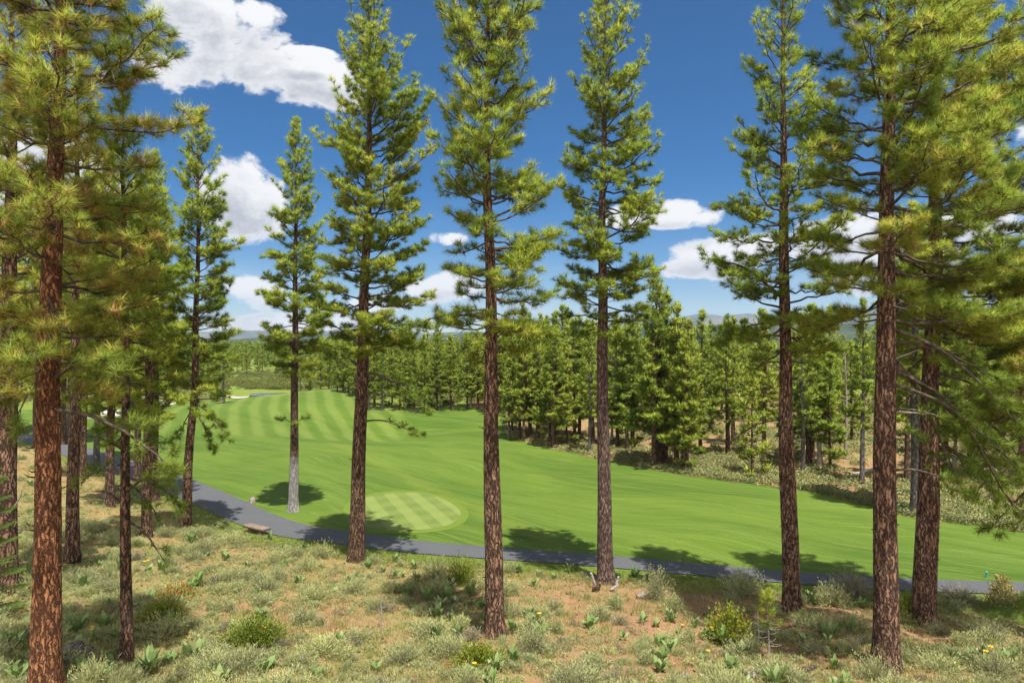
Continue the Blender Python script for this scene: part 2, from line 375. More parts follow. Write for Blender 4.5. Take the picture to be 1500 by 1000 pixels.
def green_material():
    m, t = new_mat('putting_green_turf')
    co = t.n('ShaderNodeTexCoord').outputs['Object']
    sp = t.n('ShaderNodeSeparateXYZ'); t.put(sp.inputs[0], co)
    n = t.noise(co, 0.8, 4, 0.6)
    def stripes(a, per):
        p = t.m('ADD', t.m('ADD', t.m('MULTIPLY', sp.outputs[0], math.cos(a)), t.m('MULTIPLY', sp.outputs[1], math.sin(a))), t.m('MULTIPLY', n, 0.2))
        return t.step(t.m('SINE', t.m('MULTIPLY', p, 2*math.pi/per)), -0.3, 0.3)
    s1 = stripes(R(22), 1.5); s2 = stripes(R(-52), 2.0)
    c = t.mix(s1, (0.090, 0.125, 0.025), (0.130, 0.165, 0.040))
    c = t.mix(t.m('MULTIPLY', s2, 0.22), c, (0.17, 0.20, 0.055))
    c = t.mix(t.m('MULTIPLY', t.step(n, 0.45, 0.7), 0.3), c, (0.15, 0.165, 0.04))
    finish(t, c, 0.85, t.noise(co, 30, 3), 0.2, 0.01, 0.15)
    return m
def asphalt():
    m, t = new_mat('asphalt')
    co = t.n('ShaderNodeTexCoord').outputs['Object']
    n = t.noise(co, 60, 4, 0.7); b = t.noise(co, 0.7, 5, 0.6); cr = t.n('ShaderNodeTexVoronoi', feature='DISTANCE_TO_EDGE', in_Scale=0.35)
    t.put(cr.inputs['Vector'], t.n('ShaderNodeVectorMath', operation='ADD', in_0=co, in_1=t.n('ShaderNodeTexNoise', in_Scale=1.2, in_Detail=5.0).outputs['Color']).outputs[0])
    c = t.mix(b, (0.043, 0.045, 0.049), (0.068, 0.070, 0.075)); c = t.mix(t.m('MULTIPLY', n, 0.4), c, (0.105, 0.105, 0.11))
    c = t.mix(t.m('MULTIPLY', t.m('SUBTRACT', 1.0, t.step(cr.outputs['Distance'], 0.001, 0.010)), 0.35), c, (0.07, 0.07, 0.072))
    lt = t.step(t.noise(t.map(co, scale=(1, 1, 1)), 2.2, 7, 0.75), 0.58, 0.72)
    c = t.mix(t.m('MULTIPLY', lt, 0.35), c, (0.16, 0.10, 0.06))
    finish(t, c, 0.85, n, 0.3, 0.01, 0.3)
    return m
def simple(name, a, b, scale=8, rough=0.9, bs=0.4, bd=0.02):
    m, t = new_mat(name)
    n = t.noise(t.n('ShaderNodeTexCoord').outputs['Object'], scale, 6, 0.65)
    finish(t, t.mix(t.step(n, 0.3, 0.7), a, b), rough, n, bs, bd)
    return m
SAND = simple('bunker_sand', (0.40, 0.35, 0.28), (0.50, 0.45, 0.38), 2)
STONE = simple('warm_stone', (0.10, 0.070, 0.052), (0.20, 0.145, 0.11), 9)
ROCKM = simple('pale_rock', (0.10, 0.08, 0.07), (0.30, 0.26, 0.23), 5, bs=0.8)
CHAR = simple('charred_wood', (0.03, 0.025, 0.022), (0.16, 0.13, 0.11), 7, bs=0.9)
WATERM, t = new_mat('pond_water')
b = finish(t, (0.04, 0.06, 0.06), 0.15, t.noise(t.n('ShaderNodeTexCoord').outputs['Object'], 3, 3), 0.15, 0.02, 0.5)

# ------------------------------------------------------------------ ground sheets
def axis(lo, hi, fine, far_lo, far_hi):
    a = list(np.arange(lo, hi+1e-6, fine)); s = fine
    x = hi
    while x < far_hi: s *= 1.22; x += s; a.append(x)
    s = fine; x = lo
    while x > far_lo: s *= 1.22; x -= s; a.insert(0, x)
    return np.array(a)
gx_ = axis(-62, 46, 0.5, -7000, 7000); gy_ = axis(6, 96, 0.5, -300, 5800)
XX, YY = np.meshgrid(gx_, gy_); ZZ = height(XX.ravel(), YY.ravel())
V = np.stack([XX.ravel(), YY.ravel(), ZZ], 1)
nx, ny = len(gx_), len(gy_)
i = np.arange(ny-1)[:, None]*nx+np.arange(nx-1)[None]
F = np.stack([i, i+1, i+nx+1, i+nx], -1).reshape(-1, 4)
Dp = path_dist(V[:, 0], V[:, 1])
soil = np.clip((V[:, 0]+1)/8, 0, 1)*np.clip((Dp-2)/3, 0, 1)*0.8+0.25*gauss(V[:, 0], V[:, 1], -6, 21, 4, 3)
green = np.clip(1.15-np.abs(Dp-1.1)/2.2, 0, 1)*(Dp > 0)+0.8*gauss(V[:, 0], V[:, 1], 19.5, 24, 4.5, 3)+0.45*gauss(V[:, 0], V[:, 1], -20, 33, 7, 6)
green = np.where(Dp < -20, np.where((V[:, 0] < -5) | (V[:, 1] > 130), 0.75, 0.40), green)
soil = np.where(Dp < -10, 0.45*(0.5+0.5*np.sin(V[:, 0]*0.16)*np.sin(V[:, 1]*0.12)), soil)
tag(mesh_np('ground', V, F, ground_material(), True, {'green': green, 'soil': soil}), 'dry sloping hillside and valley floor of tan soil and grass', None, kind='structure')

def sheet(name, poly, lift, mat, label=None, spacing=1.0):
    """a thin sheet following the terrain inside an outline"""
    poly = np.array(poly)
    lo, hi = poly.min(0), poly.max(0)
    xs = np.arange(lo[0]+spacing*0.37, hi[0], spacing); ys = np.arange(lo[1]+spacing*0.29, hi[1], spacing)
    P = np.stack(np.meshgrid(xs, ys), -1).reshape(-1, 2)
    inside = np.zeros(len(P), bool); j = len(poly)-1; md = np.full(len(P), 1e9)
    for k in range(len(poly)):
        a, b = poly[k], poly[j]; j = k
        c = ((a[1] > P[:, 1]) != (b[1] > P[:, 1])) & (P[:, 0] < (b[0]-a[0])*(P[:, 1]-a[1])/(b[1]-a[1]+1e-12)+a[0])
        inside ^= c
        ab = b-a; s = np.clip(((P-a)@ab)/(ab@ab+1e-12), 0, 1)
        md = np.minimum(md, np.linalg.norm(P-a-s[:, None]*ab, axis=1))
    P = P[inside & (md > spacing*0.25)]
    vin = [Vector(p) for p in poly]+[Vector(p) for p in P]
    n = len(poly)
    vo, _, fo, _, _, _ = delaunay_2d_cdt(vin, [(k, (k+1) % n) for k in range(n)], [], 1, 1e-5)
    vo = np.array([tuple(v) for v in vo]); z = height(vo[:, 0], vo[:, 1])+lift
    o = mesh_np(name, np.column_stack([vo, z]), np.array([f for f in fo if len(f) == 3]), mat, True)
    # make every face look up
    return tag(o, label, None, kind='structure')
def densify(poly, step=1.0, closed=True):
    out = []; n = len(poly)
    for k in range(n if closed else n-1):
        a = np.array(poly[k]); b = np.array(poly[(k+1) % n]); m_ = max(1, int(np.linalg.norm(b-a)/step))
        for s in range(m_): out.append(a+(b-a)*s/m_)
    return np.array(out)
def closed_curve(px, k=6):
    P = np.array([ground_at(*p)[:2] for p in px]); Q = np.vstack([P[-1], P, P[0], P[1]])
    out = []
    for i in range(1, len(Q)-2):
        for s in np.linspace(0, 1, k, endpoint=False):
            a, b, c, d = Q[i-1], Q[i], Q[i+1], Q[i+2]
            out.append(0.5*((2*b)+(c-a)*s+(2*a-5*b+4*c-d)*s*s+(3*b-a-3*c+d)*s**3))
    return np.array(out)
T_ = unit(np.gradient(PATH, axis=0)); N_ = np.stack([-T_[:, 1], T_[:, 0]], 1)
if path_dist(*(PATH[40]+N_[40])) < 0: N_ = -N_
wid = np.interp(PATH[:, 0], [-60, -30, -19, -9, 0, 20], [1.7, 1.5, 1.35, 1.05, 0.9, 0.75])[:, None]
near_e = PATH+N_*wid; far_e = PATH-N_*wid
far_px = [(1700, 800), (1560, 786), (1500, 779), (1440, 770), (1380, 764), (1330, 757), (1280, 742), (1225, 728), (1170, 716), (1080, 706), (1000, 695), (930, 683), (860, 668), (800, 655), (765, 646), (740, 634),
          (738, 610), (728, 601), (690, 598), (650, 600), (610, 603), (560, 600), (530, 588), (505, 574), (480, 569), (455, 570), (430, 577), (400, 581), (350, 582), (330, 590), (310, 588), (270, 586), (200, 590), (120, 596), (0, 602), (-150, 606)]
far_pts = [ground_at(*p)[:2] for p in far_px]
GREEN_PX = [(512, 752), (518, 738), (540, 728), (570, 723), (605, 722), (640, 728), (665, 740), (675, 752), (668, 764), (645, 773), (605, 777), (560, 776), (530, 768), (516, 761)]
gpoly = closed_curve(GREEN_PX); GREEN_C = tuple(gpoly.mean(0))
fair = np.vstack([np.array(far_e), np.array(far_pts[::-1])])
sheet('fairway', densify(fair, 1.5), 0.02, fairway_material(), 'mown green golf fairway with mower streaks and bands')
gc = gpoly.mean(0)
m_c, t = new_mat('green_collar_turf'); co = t.n('ShaderNodeTexCoord').outputs['Object']; n = t.noise(co, 3, 5, 0.7)
finish(t, t.mix(n, (0.062, 0.108, 0.010), (0.118, 0.158, 0.022)), 0.85, t.noise(co, 12, 4), 0.4, 0.03, 0.15)
sheet('green_collar', gc+(gpoly-gc)*1.13, 0.03, m_c, 'mown collar round the practice green', 0.6)
sheet('putting_green', gpoly, 0.04, green_material(), 'pale round practice green with crossed mowing stripes', 0.6)
sheet('cart_path', np.vstack([near_e, far_e[::-1]]), 0.045, asphalt(), 'grey asphalt cart path curving along the fairway', 0.9)
for px in ([(122, 609), (150, 602), (190, 600), (192, 606), (160, 611), (135, 613)], [(228, 590), (240, 584), (262, 586), (258, 591), (240, 594)], [(331, 580), (345, 577), (372, 578), (362, 582), (340, 583)]):
    sheet('bunker_sand', closed_curve(px, 5), 0.05, SAND, 'pale sand bunker at the far left of the fairway', 0.8)
def water():
    th = np.linspace(0, 2*np.pi, 40, endpoint=False); rr = 1+0.08*np.sin(3*th)+0.05*np.sin(5*th+1)
    P = np.stack([-45.5+5.0*rr*np.cos(th), 131+4.2*rr*np.sin(th)], 1); z = hz(-45.5, 131)+0.30; n = len(P)
    V = np.vstack([[-45.5, 131, z], np.column_stack([P, np.full(n, z)])])
    tag(mesh_np('water', V, np.array([[0, 1+k, 1+(k+1) % n] for k in range(n)]), WATERM), 'small dark pond beyond the striped fairway', None, kind='structure')
water()

# ------------------------------------------------------------------ far hills
def ridge(name, dist, depth, prof, mat, label, seed):
    az_ = np.linspace(-0.95, 0.95, 260); rows = 14
    us = 750+1000*np.tan(np.clip(az_, -1.2, 1.2)); top = np.interp(us, [p[0] for p in prof], [p[1] for p in prof])
    V = []
    for r in range(rows):
        s = r/(rows-1)
        for a, tp, u in zip(az_, top, us):
            d = dist+depth*s; x, y = d*math.tan(a), d
            H = (500-tp)/1000*(dist+depth*0.7)+EYE
            hgt = H*math.sin(min(1, s/0.7)*math.pi/2)**1.3*(1 if s < 0.72 else 1-(s-0.7)*1.5)
            nz = mn.fractal(Vector((x/dist*7+seed, y/dist*7, seed)), 1.0, 2.1, 5)
            V.append((x, y, -40 if r == 0 else hgt*(1+0.22*nz)-4))
    n = len(az_); i = np.arange(rows-1)[:, None]*n+np.arange(n-1)[None]
    F = np.stack([i, i+1, i+n+1, i+n], -1).reshape(-1, 4)
    return tag(mesh_np(name, V, F, mat, True), label, None, kind='structure')
m1, t = new_mat('forested_hill')
co = t.n('ShaderNodeTexCoord').outputs['Object']
n = t.noise(t.map(co, scale=(1, 1, 1)), 0.05, 6, 0.7); n2 = t.noise(co, 0.004, 4)
finish(t, t.mix(t.step(t.m('ADD', n, t.m('MULTIPLY', t.m('SUBTRACT', n2, 0.5), 0.6)), 0.42, 0.6), (0.018, 0.036, 0.022), (0.050, 0.062, 0.036)), 0.95, n, 1.0, 8.0, 0.0)
m2, t = new_mat('blue_mountain')
co = t.n('ShaderNodeTexCoord').outputs['Object']
n = t.noise(co, 0.003, 6, 0.7)
finish(t, t.mix(t.step(n, 0.4, 0.62), (0.03, 0.05, 0.05), (0.10, 0.10, 0.09)), 0.95, n, 1.0, 40.0, 0.0)
ridge('hills', 1300, 900, [(-2500, 486), (0, 491), (340, 495), (400, 492), (440, 494), (520, 496), (600, 495), (660, 490), (700, 486), (745, 483), (850, 484), (1000, 476), (1060, 472), (1150, 474), (1500, 470), (4000, 470)], m1, 'low forested hill on the horizon behind the wood', 3.1)
ridge('mountains', 4000, 2500, [(-2500, 470), (0, 478), (330, 486), (385, 484), (430, 489), (500, 483), (560, 486), (640, 487), (760, 481), (900, 470), (980, 464), (1030, 456), (1060, 458), (1120, 463), (1300, 455), (4000, 460)], m2, 'blue mountain ridge on the horizon', 8.7)

# ------------------------------------------------------------------ pines
def needle_mesh(P, A, size, n, rng, w, up=0.15, spread=0.85, tint=None, along=0.30):
    """tufts: P centres (N,3), A axes (N,3), size (N,). Each needle is one slim triangle."""
    N = len(P); r = unit(rng.normal(size=(N, n, 3)))
    d = unit(r*spread+A[:, None]*0.62+np.array([0, 0, up]))
    s = size[:, None, None]
    base = P[:, None]+A[:, None]*s*rng.uniform(-along*1.3, along*0.6, (N, n, 1))
    tip = base+d*s*rng.uniform(0.85, 1.08, (N, n, 1))
    wv = unit(np.cross(d, unit(rng.normal(size=(N, n, 3)))))*(w*0.5)
    V = np.stack([base-wv, base+wv, tip], 2).reshape(-1, 3)
    F = np.arange(len(V)).reshape(-1, 3)
    tt = (tint if tint is not None else np.full(N, 0.5))[:, None]+rng.normal(0, 0.06, (N, n))
    # the lowest, oldest needles of a tuft are browner: shift by how far the needle points back along the twig
    back = -(r*A[:, None]).sum(-1)
    global LASTN
    LASTN = np.repeat(unit(unit(d)*0.9+np.array([0, 0, 0.45])).reshape(-1, 3), 3, axis=0)      # needles of a tuft shade as one rounded brush
    return V, F, np.repeat(tt.ravel(), 3), back
def grow(rng, zlo, ztop, reach, axis_at, rad_at, nb, tuft=0.22, needles=34, nw=0.012, dense=1.0, bare=0.35, gold=0.0, sides=5, droop=0.0, whorl=0.5, twk=1.0):
    """returns (wood Geo, needle V,F,tint). reach(z, az) -> branch length."""
    wood = Geo(); TP = []; TA = []; TS = []; TT = []
    H = ztop-zlo
    for i in range(nb):
        f = (i+rng.uniform(0, 1))/nb; z = zlo+H*f**1.05
        z = zlo+round((z-zlo)/whorl)*whorl+rng.normal(0, 0.10) if rng.random() < 0.75 else z
        z = min(max(z, zlo), ztop-0.15); f = (z-zlo)/H
        azm = i*2.39996+rng.normal(0, 0.5)
        L = reach(z, azm)*rng.uniform(0.76, 1.18) - tuft*0.35
        if L < 0.12: L = 0.12
        if f < 0.5 and rng.random() < 0.10: L *= 0.6
        e0 = R(np.interp(f, [0, 0.25, 0.6, 1], [-14, 0, 22, 58])+rng.normal(0, 12)-droop*(1-f)); e1 = e0+R(np.interp(f, [0, 0.3, 1], [24, 30, 18])-droop*0.6*(1-f))
        n = max(4, int(L/0.35)+3); ss = np.linspace(0, 1, n)
        ee = np.clip(e0+(e1-e0)*ss**1.6, R(-35), R(66)); hor = L/n
        wander = np.cumsum(rng.normal(0, 0.13, n)); aa = azm+wander
        step = np.stack([np.cos(aa)*hor, np.sin(aa)*hor, np.tan(ee)*hor], 1); step[0] = 0
        c = axis_at(z); pts = np.array([c[0], c[1], z])+np.cumsum(step, 0)
        pts[1:] += rng.normal(0, 0.018*L**0.5, (n-1, 3))+np.cumsum(rng.normal(0, 0.02*L**0.5, (n-1, 3)), 0)*[0.3, 0.3, 1]
        r0 = min(0.012+0.013*L, rad_at(z)*0.5); rr = r0*0.85*(1-ss)**0.8+0.005
        V, F = tube(pts, rr, sides if L > 0.6 else 3); wood.add(V, F, 0.5)
        bt = rng.normal(0, 0.10)
        D = unit(np.gradient(pts, axis=0))
        def put(p, a, s=1.0):
            a = unit(a+np.array([0, 0, 0.28])); TP.append(p+a*0.02); TA.append(a); TS.append(tuft*s*rng.uniform(0.82, 1.15)); TT.append(0.60+bt+rng.normal(0, 0.15))
        put(pts[-1], D[-1], 1.05)
        nt = int((L*5.8*dense+2)*twk); sgn = 1
        lo = bare*(1-f)**0.5 if L > 0.7 else 0.1
        for k in range(nt):
            s = lo+(1-lo)*((k+rng.uniform(0.1, 0.9))/nt); j = s*(n-1); j0 = min(int(j), n-2); q = j-j0
            p = pts[j0]*(1-q)+pts[j0+1]*q; d = D[j0]
            side = unit(np.cross(d, [0, 0, 1.0]))*sgn; sgn = -sgn
            ta = rng.uniform(0.5, 1.05)
            td = unit(d*math.cos(ta)+side*math.sin(ta)+np.array([0, 0, rng.normal(0.16, 0.24)]))
            tl = max(0.06, (1.06-s*0.72)*L*0.33*rng.uniform(0.6, 1.2)); tl = min(tl, 1.1)
            e = p+td*tl+np.array([0, 0, 0.06*tl])
            m_ = p+td*tl*0.5+rng.normal(0, 0.03*tl, 3)
            if tl > 0.10: V, F = tube([p, m_, e], [0.010, 0.007, 0.004], 3); wood.add(V, F, 0.5)
            put(e, td)
            if tl > 0.30:
                for _ in range(1+int(tl/0.21)):
                    u_ = rng.uniform(0.35, 0.95); sd_ = unit(np.cross(td, [0, 0, 1.0]))*rng.choice([-1, 1])
                    a2 = unit(td+sd_*rng.uniform(0.5, 1.2)+np.array([0, 0, rng.normal(0.2, 0.25)]))
                    b0 = p+(e-p)*u_; l2 = rng.uniform(0.08, 0.26); e2 = b0+a2*l2
                    V, F = tube([b0, e2], [0.005, 0.003], 3); wood.add(V, F, 0.5)
                    put(e2, a2, 0.95)
    for k in range(5):       # leader
        z = ztop-0.1*k; c = axis_at(z); a = unit(np.array([rng.normal(0, 0.25), rng.normal(0, 0.25), 1.0])); TP.append(np.array([c[0], c[1], z])+a*0.1); TA.append(a); TS.append(tuft*0.8); TT.append(0.6)
    TP, TA, TS, TT = map(np.array, (TP, TA, TS, TT))
    V, F, tt, back = needle_mesh(TP, TA, TS, needles, rng, nw, tint=TT)
    bb = np.repeat((np.clip(back-0.15, 0, 1)*(0.22+gold)).ravel(), 3)
    return wood, V, F, np.clip(tt+bb, 0, 0.90 if gold == 0 else 1)

def trunk_mesh(axis_at, rad_at, zb, zt, rng, sides=36, step=0.10, rough=0.05, flare=0.28):
    """plated trunk with real relief, a flared foot and a little wander"""
    zs = np.arange(zb-0.5, zt, step); th = np.linspace(0, 2*np.pi, sides, endpoint=False)
    V = np.zeros((len(zs), sides, 3)); sd_ = rng.uniform(0, 100); ph = rng.uniform(0, 6, 3)
    for a, z in enumerate(zs):
        c = axis_at(z); r = rad_at(z); hh = max(0, z-zb)
        fl = 1+flare*math.exp(-hh/0.35)*(1+0.35*np.sin(3*th+ph[0])+0.25*np.sin(5*th+ph[1]))
        for b in range(sides):
            x, y = math.cos(th[b]), math.sin(th[b])
            k = mn.noise(Vector((x*4.2+sd_, y*4.2, z*1.5)))*0.55+abs(mn.noise(Vector((x*7.5, y*7.5+sd_, z*2.6))))*0.9
            rr = r*fl[b]*(1+rough*(k-0.25)+0.03*math.sin(z*0.7+ph[2]))
            V[a, b] = (c[0]+rr*x, c[1]+rr*y, z)
    n = len(zs); i = np.arange(n-1)[:, None]*sides; j = np.arange(sides)[None]; k = (j+1) % sides
    F = np.stack([i+j, i+k, i+sides+k, i+sides+j], -1).reshape(-1, 4)
    return V.reshape(-1, 3), F

LAND = []      # (phrase, x, y) of the big trees, used to word the labels of small plants
def big_pine(label, base, trunk, wpx, vtop, prof, crown_v, barkn='brown', nb=110, tuft=0.22, needles=34, dense=1.0, bare=0.35, gold=0.0,
             seed=1, phrase=None, lowers=(), droop=0.0, stubs=8, nw=0.0125, depth_scale=1.0, dead=(), group='tall pines along the near side of the cart path', twk=1.0):
    """base: pixel of the trunk's foot; trunk: further pixels up the trunk's centre line; wpx: width in pixels at the foot;
    prof: (v, left reach, right reach) in pixels. All are turned into metres at the tree's own distance."""
    rng = np.random.default_rng(seed)
    bx, by, bz = ground_at(*base); k = by/FPX
    Zs = [bz]+[EYE-(v-500)*k for u, v in trunk]; Xs = [0.0]+[(u-750)*k-bx for u, v in trunk]
    zt = EYE-(vtop-500)*k; ly = rng.uniform(-0.25, 0.25)
    def axis_at(z): return (float(np.interp(z, Zs, Xs))+0.02*math.sin(z*0.9+seed), ly*(z-bz)/(zt-bz)+0.02*math.cos(z*0.8))
    r0 = wpx*k*0.5
    def rad_at(z):
        f = np.clip((z-bz)/(zt-bz), 0, 1); return r0*(1-f)**0.88*0.97 + 0.01
    pz = np.array([EYE-(p[0]-500)*k for p in prof])[::-1]; pl = np.array([p[1]*k for p in prof])[::-1]; pr = np.array([p[2]*k for p in prof])[::-1]
    def reach(z, a):
        l, r = np.interp(z, pz, pl), np.interp(z, pz, pr); cx = math.cos(a)
        side = r if cx > 0 else l; mean = (l+r)*0.5*depth_scale
        return (side*abs(cx)**1.5+mean*(1-abs(cx)**1.5))
    root = tag(empty('pine_tree', (bx, by, 0)), label, 'pine tree', group)
    zc = EYE-(crown_v-500)*k
    TG = Geo(); TG.add(*trunk_mesh(axis_at, rad_at, bz, zt-0.3, rng))
    for q in range(stubs):          # knots and broken twig ends are part of the bark's surface
        z0 = bz+rng.uniform(1.2, max(1.5, zc-bz)); c = axis_at(z0); a = rng.uniform(0, 2*np.pi); r = rad_at(z0); L = rng.uniform(0.05, 0.2)
        d = np.array([math.cos(a), math.sin(a), rng.uniform(-0.2, 0.4)]); p = np.array([c[0], c[1], z0])+d*r*0.9
        TG.add(*tube([p, p+d*L*0.6, p+d*L+rng.normal(0, 0.03, 3)], [0.022, 0.015, 0.006], 5))
    tr = TG.build('trunk', BARK[barkn], root, True)
    nb = int(nb*(0.86 if gold > 0 or nb >= 155 else 1.06)); needles = int(needles*1.25)
    wood, NV, NF, NTt = grow(rng, zc, zt, reach, axis_at, rad_at, nb, tuft, needles, nw, dense, bare, gold, droop=droop, twk=twk)
    # hand-placed low limbs: (v on trunk, u tip, v tip, tuft count, depth offset)
    GN = [LASTN]; GV = [NV]; GF = [NF]; GT = [NTt]; cnt = len(NV)
    for (v0, u1, v1, ntf, dy) in lowers:
        z0 = EYE-(v0-500)*k; c = axis_at(z0); p0 = np.array([c[0], c[1], z0]); p1 = np.array([(u1-750)*k-bx, dy, EYE-(v1-500)*k])
        p1 = p1+np.array([(u1-750)*dy/FPX, 0, -(v1-500)*dy/FPX])
        n = 9; ss = np.linspace(0, 1, n)[:, None]; L = np.linalg.norm(p1-p0)
        pts = p0+(p1-p0)*ss+np.array([0, 0, 1.0])*(0.12*L*np.sin(np.pi*ss))+rng.normal(0, 0.02, (n, 3))*np.minimum(ss, 1)*L**0.5
        V, F = tube(pts, (0.012+0.012*L)*(1-ss[:, 0])**0.7+0.006, 6); wood.add(V, F, 0.5)
        P = []; A = []
        D = unit(np.gradient(pts, axis=0))
        for q in range(ntf):
            s = 0.35+0.65*(q+rng.random())/max(1, ntf) if q else 1.0; j = min(int(s*(n-1)), n-2)
            p = pts[j]+(pts[j+1]-pts[j])*(s*(n-1)-j); sdv = unit(np.cross(D[j], [0, 0, 1.0]))*rng.choice([-1, 1])
            td = unit(D[j]+sdv*rng.uniform(0.4, 1.3)+np.array([0, 0, rng.normal(0.05, 0.35)])); tl = rng.uniform(0.1, 0.26)*L
            e = p+td*tl if q else p
            if q: V, F = tube([p, (p+e)/2+rng.normal(0, 0.02, 3), e], [0.010, 0.007, 0.004], 3); wood.add(V, F, 0.5)
            P.append(e); A.append(unit(td+np.array([0, 0, 0.2])))
            if tl > 0.3:
                for _ in range(2):
                    a2 = unit(td+rng.normal(0, 0.6, 3)); e2 = p+(e-p)*rng.uniform(0.4, 0.9)+a2*0.18; V, F = tube([p+(e2-p)*0.5, e2], [0.005, 0.003], 3); wood.add(V, F, 0.5); P.append(e2); A.append(a2)
        if P and ntf > 0:
            P = np.array(P); A = np.array(A)
            V, F, tt, _ = needle_mesh(P, A, np.full(len(P), tuft)*rng.uniform(0.8, 1.1, len(P)), needles, rng, nw, tint=np.full(len(P), 0.42))
            GN.append(LASTN); GV.append(V); GF.append(F+cnt); GT.append(np.clip(tt, 0, 1)); cnt += len(V)
    wood.build('limbs', TWIG, tr, True)
    mesh_np('crown', np.concatenate(GV), np.concatenate(GF), NEEDLE_GOLD if gold > 0.1 else NEEDLE, False, {'tint': np.concatenate(GT)}, root, None, np.concatenate(GN))
    # bare grey snags left on the lower trunk
    for (v0, u1, v1) in dead:
        z0 = EYE-(v0-500)*k; c = axis_at(z0); p0 = np.array([c[0], c[1]-0.0, z0]); p1 = np.array([(u1-750)*k-bx, rng.uniform(-0.3, 0.1), EYE-(v1-500)*k])
        G = Geo(); ss = np.linspace(0, 1, 7)[:, None]; L = np.linalg.norm(p1-p0)
        pts = p0+(p1-p0)*ss+rng.normal(0, 0.02*L, (7, 3))*ss; V, F = tube(pts, 0.035*(1-ss[:, 0])+0.006, 6); G.add(V, F)
        for s in (0.5, 0.75):
            j = int(s*6); e = pts[j]+unit(pts[-1]-p0)*0.12*L+rng.normal(0, 0.1*L, 3); V, F = tube([pts[j], e], [0.010, 0.003], 4); G.add(V, F)
        G.build('dead_branch', DEADW, root, True)
    LAND.append((phrase or label, bx, by))
    return root

big_pine('massive reddish-barked pine with golden brown-tinged needles, cut by the frame at the lower left', (68, 1018), [(70, 800), (74, 560), (84, 280), (98, 40), (112, -400)], 41, -430,
  [(-430, 5, 5), (-200, 110, 120), (0, 135, 150), (60, 140, 165), (120, 140, 170), (220, 150, 175), (320, 150, 165), (420, 140, 150), (500, 125, 120), (560, 90, 110), (640, 60, 90)], 560, 'red', nb=150, tuft=0.28, needles=44, gold=0.34,
  dense=0.78, seed=3, phrase='massive reddish pine', lowers=[(600, 250, 690, 10, -0.4), (560, 180, 540, 12, -1.0), (520, 150, 560, 8, 0.8), (540, 20, 620, 7, -0.5), (585, 0, 590, 6, 0.3)], stubs=26, nw=0.010)
big_pine('thick brown pine trunk at the far left with a dead forked snag at its foot', (6, 872), [(8, 700), (12, 500), (14, 100)], 33, -80,
  [(-80, 5, 5), (50, 60, 70), (200, 90, 90), (350, 105, 95), (480, 100, 90), (580, 60, 60)], 545, 'brown', nb=100, tuft=0.27, gold=0.2, seed=5, phrase='thick far-left pine', dead=[(770, 40, 705), (790, 30, 760)], lowers=[(560, 60, 590, 6, -0.3)], stubs=14)
big_pine('brown pine standing just behind the massive reddish pine', (105, 822), [(108, 700), (110, 550), (112, 200)], 19, 60,
  [(60, 5, 5), (150, 40, 50), (300, 70, 85), (420, 80, 95), (540, 50, 70)], 520, 'brown', nb=80, gold=0.12, seed=7, phrase='brown pine behind the reddish one')
big_pine('slender dark pine with wispy low branches between the reddish pine and the path', (185, 966), [(185, 800), (187, 600), (187, 400), (186, 200)], 17, 130,
  [(130, 5, 5), (200, 28, 30), (300, 55, 62), (400, 70, 78), (500, 78, 85), (600, 55, 65), (680, 40, 50)], 640, 'dark', nb=84, tuft=0.24, needles=30, dense=0.9, bare=0.45, seed=11, phrase='slender dark pine', droop=14,
  lowers=[(700, 262, 735, 14, 0.4), (720, 245, 700, 10, -0.5), (690, 120, 705, 7, 0.4), (705, 232, 760, 8, 0.2), (655, 240, 650, 9, -0.3), (760, 242, 820, 3, 0.1), (740, 130, 720, 0, 0.3), (660, 100, 640, 0, -0.2)], stubs=12)
big_pine('leaning pine with a drooping low bough beside the asphalt path at left', (272, 776), [(275, 690), (283, 590), (288, 400), (288, 200)], 14, 162,
  [(162, 3, 3), (200, 18, 16), (250, 27, 34), (300, 36, 55), (360, 38, 62), (400, 42, 58), (480, 48, 62), (560, 45, 62), (620, 20, 42)], 585, 'dark', nb=118, tuft=0.30, needles=28, dense=0.9, seed=13, phrase='leaning path-side pine', nw=0.02,
  lowers=[(590, 330, 640, 14, -0.4), (600, 312, 655, 12, 0.3), (610, 322, 615, 9, 0.5), (600, 262, 640, 6, 0.3)], stubs=6)
big_pine('slim tall pine with a weathered grey foot standing alone on the fairway grass', (430, 749), [(431, 600), (432, 400), (432, 200)], 14, 174,
  [(174, 3, 3), (200, 12, 12), (250, 29, 30), (300, 38, 40), (350, 45, 48), (400, 54, 54), (450, 55, 60), (500, 52, 56), (545, 40, 48), (580, 20, 30)], 548, 'grey4', nb=115, tuft=0.31, needles=28, dense=0.85, seed=17, phrase='grey-footed fairway pine', nw=0.021,
  lowers=[(622, 409, 615, 6, -0.2), (622, 450, 613, 6, -0.2), (625, 432, 622, 6, -0.6)], stubs=6, group='tall pines standing on the fairway')
big_pine('leaning brown pine with a sharp full crown, foot between path and dirt left of centre', (521, 822), [(526, 680), (530, 560), (535, 400), (542, 200), (540, 20)], 24, -12,
  [(-12, 3, 3), (20, 22, 24), (60, 36, 36), (120, 50, 52), (160, 58, 80), (200, 58, 88), (250, 66, 98), (320, 70, 105), (400, 72, 108), (450, 68, 105), (500, 58, 92), (560, 30, 62)], 515, 'dark', nb=150, tuft=0.24, needles=32, seed=19, phrase='leaning brown pine left of centre', nw=0.016,
  lowers=[(545, 625, 600, 16, -0.3), (560, 612, 575, 12, 0.6), (618, 608, 636, 8, -0.4), (540, 480, 520, 8, 0.4), (510, 462, 470, 9, 0.2)], stubs=9)
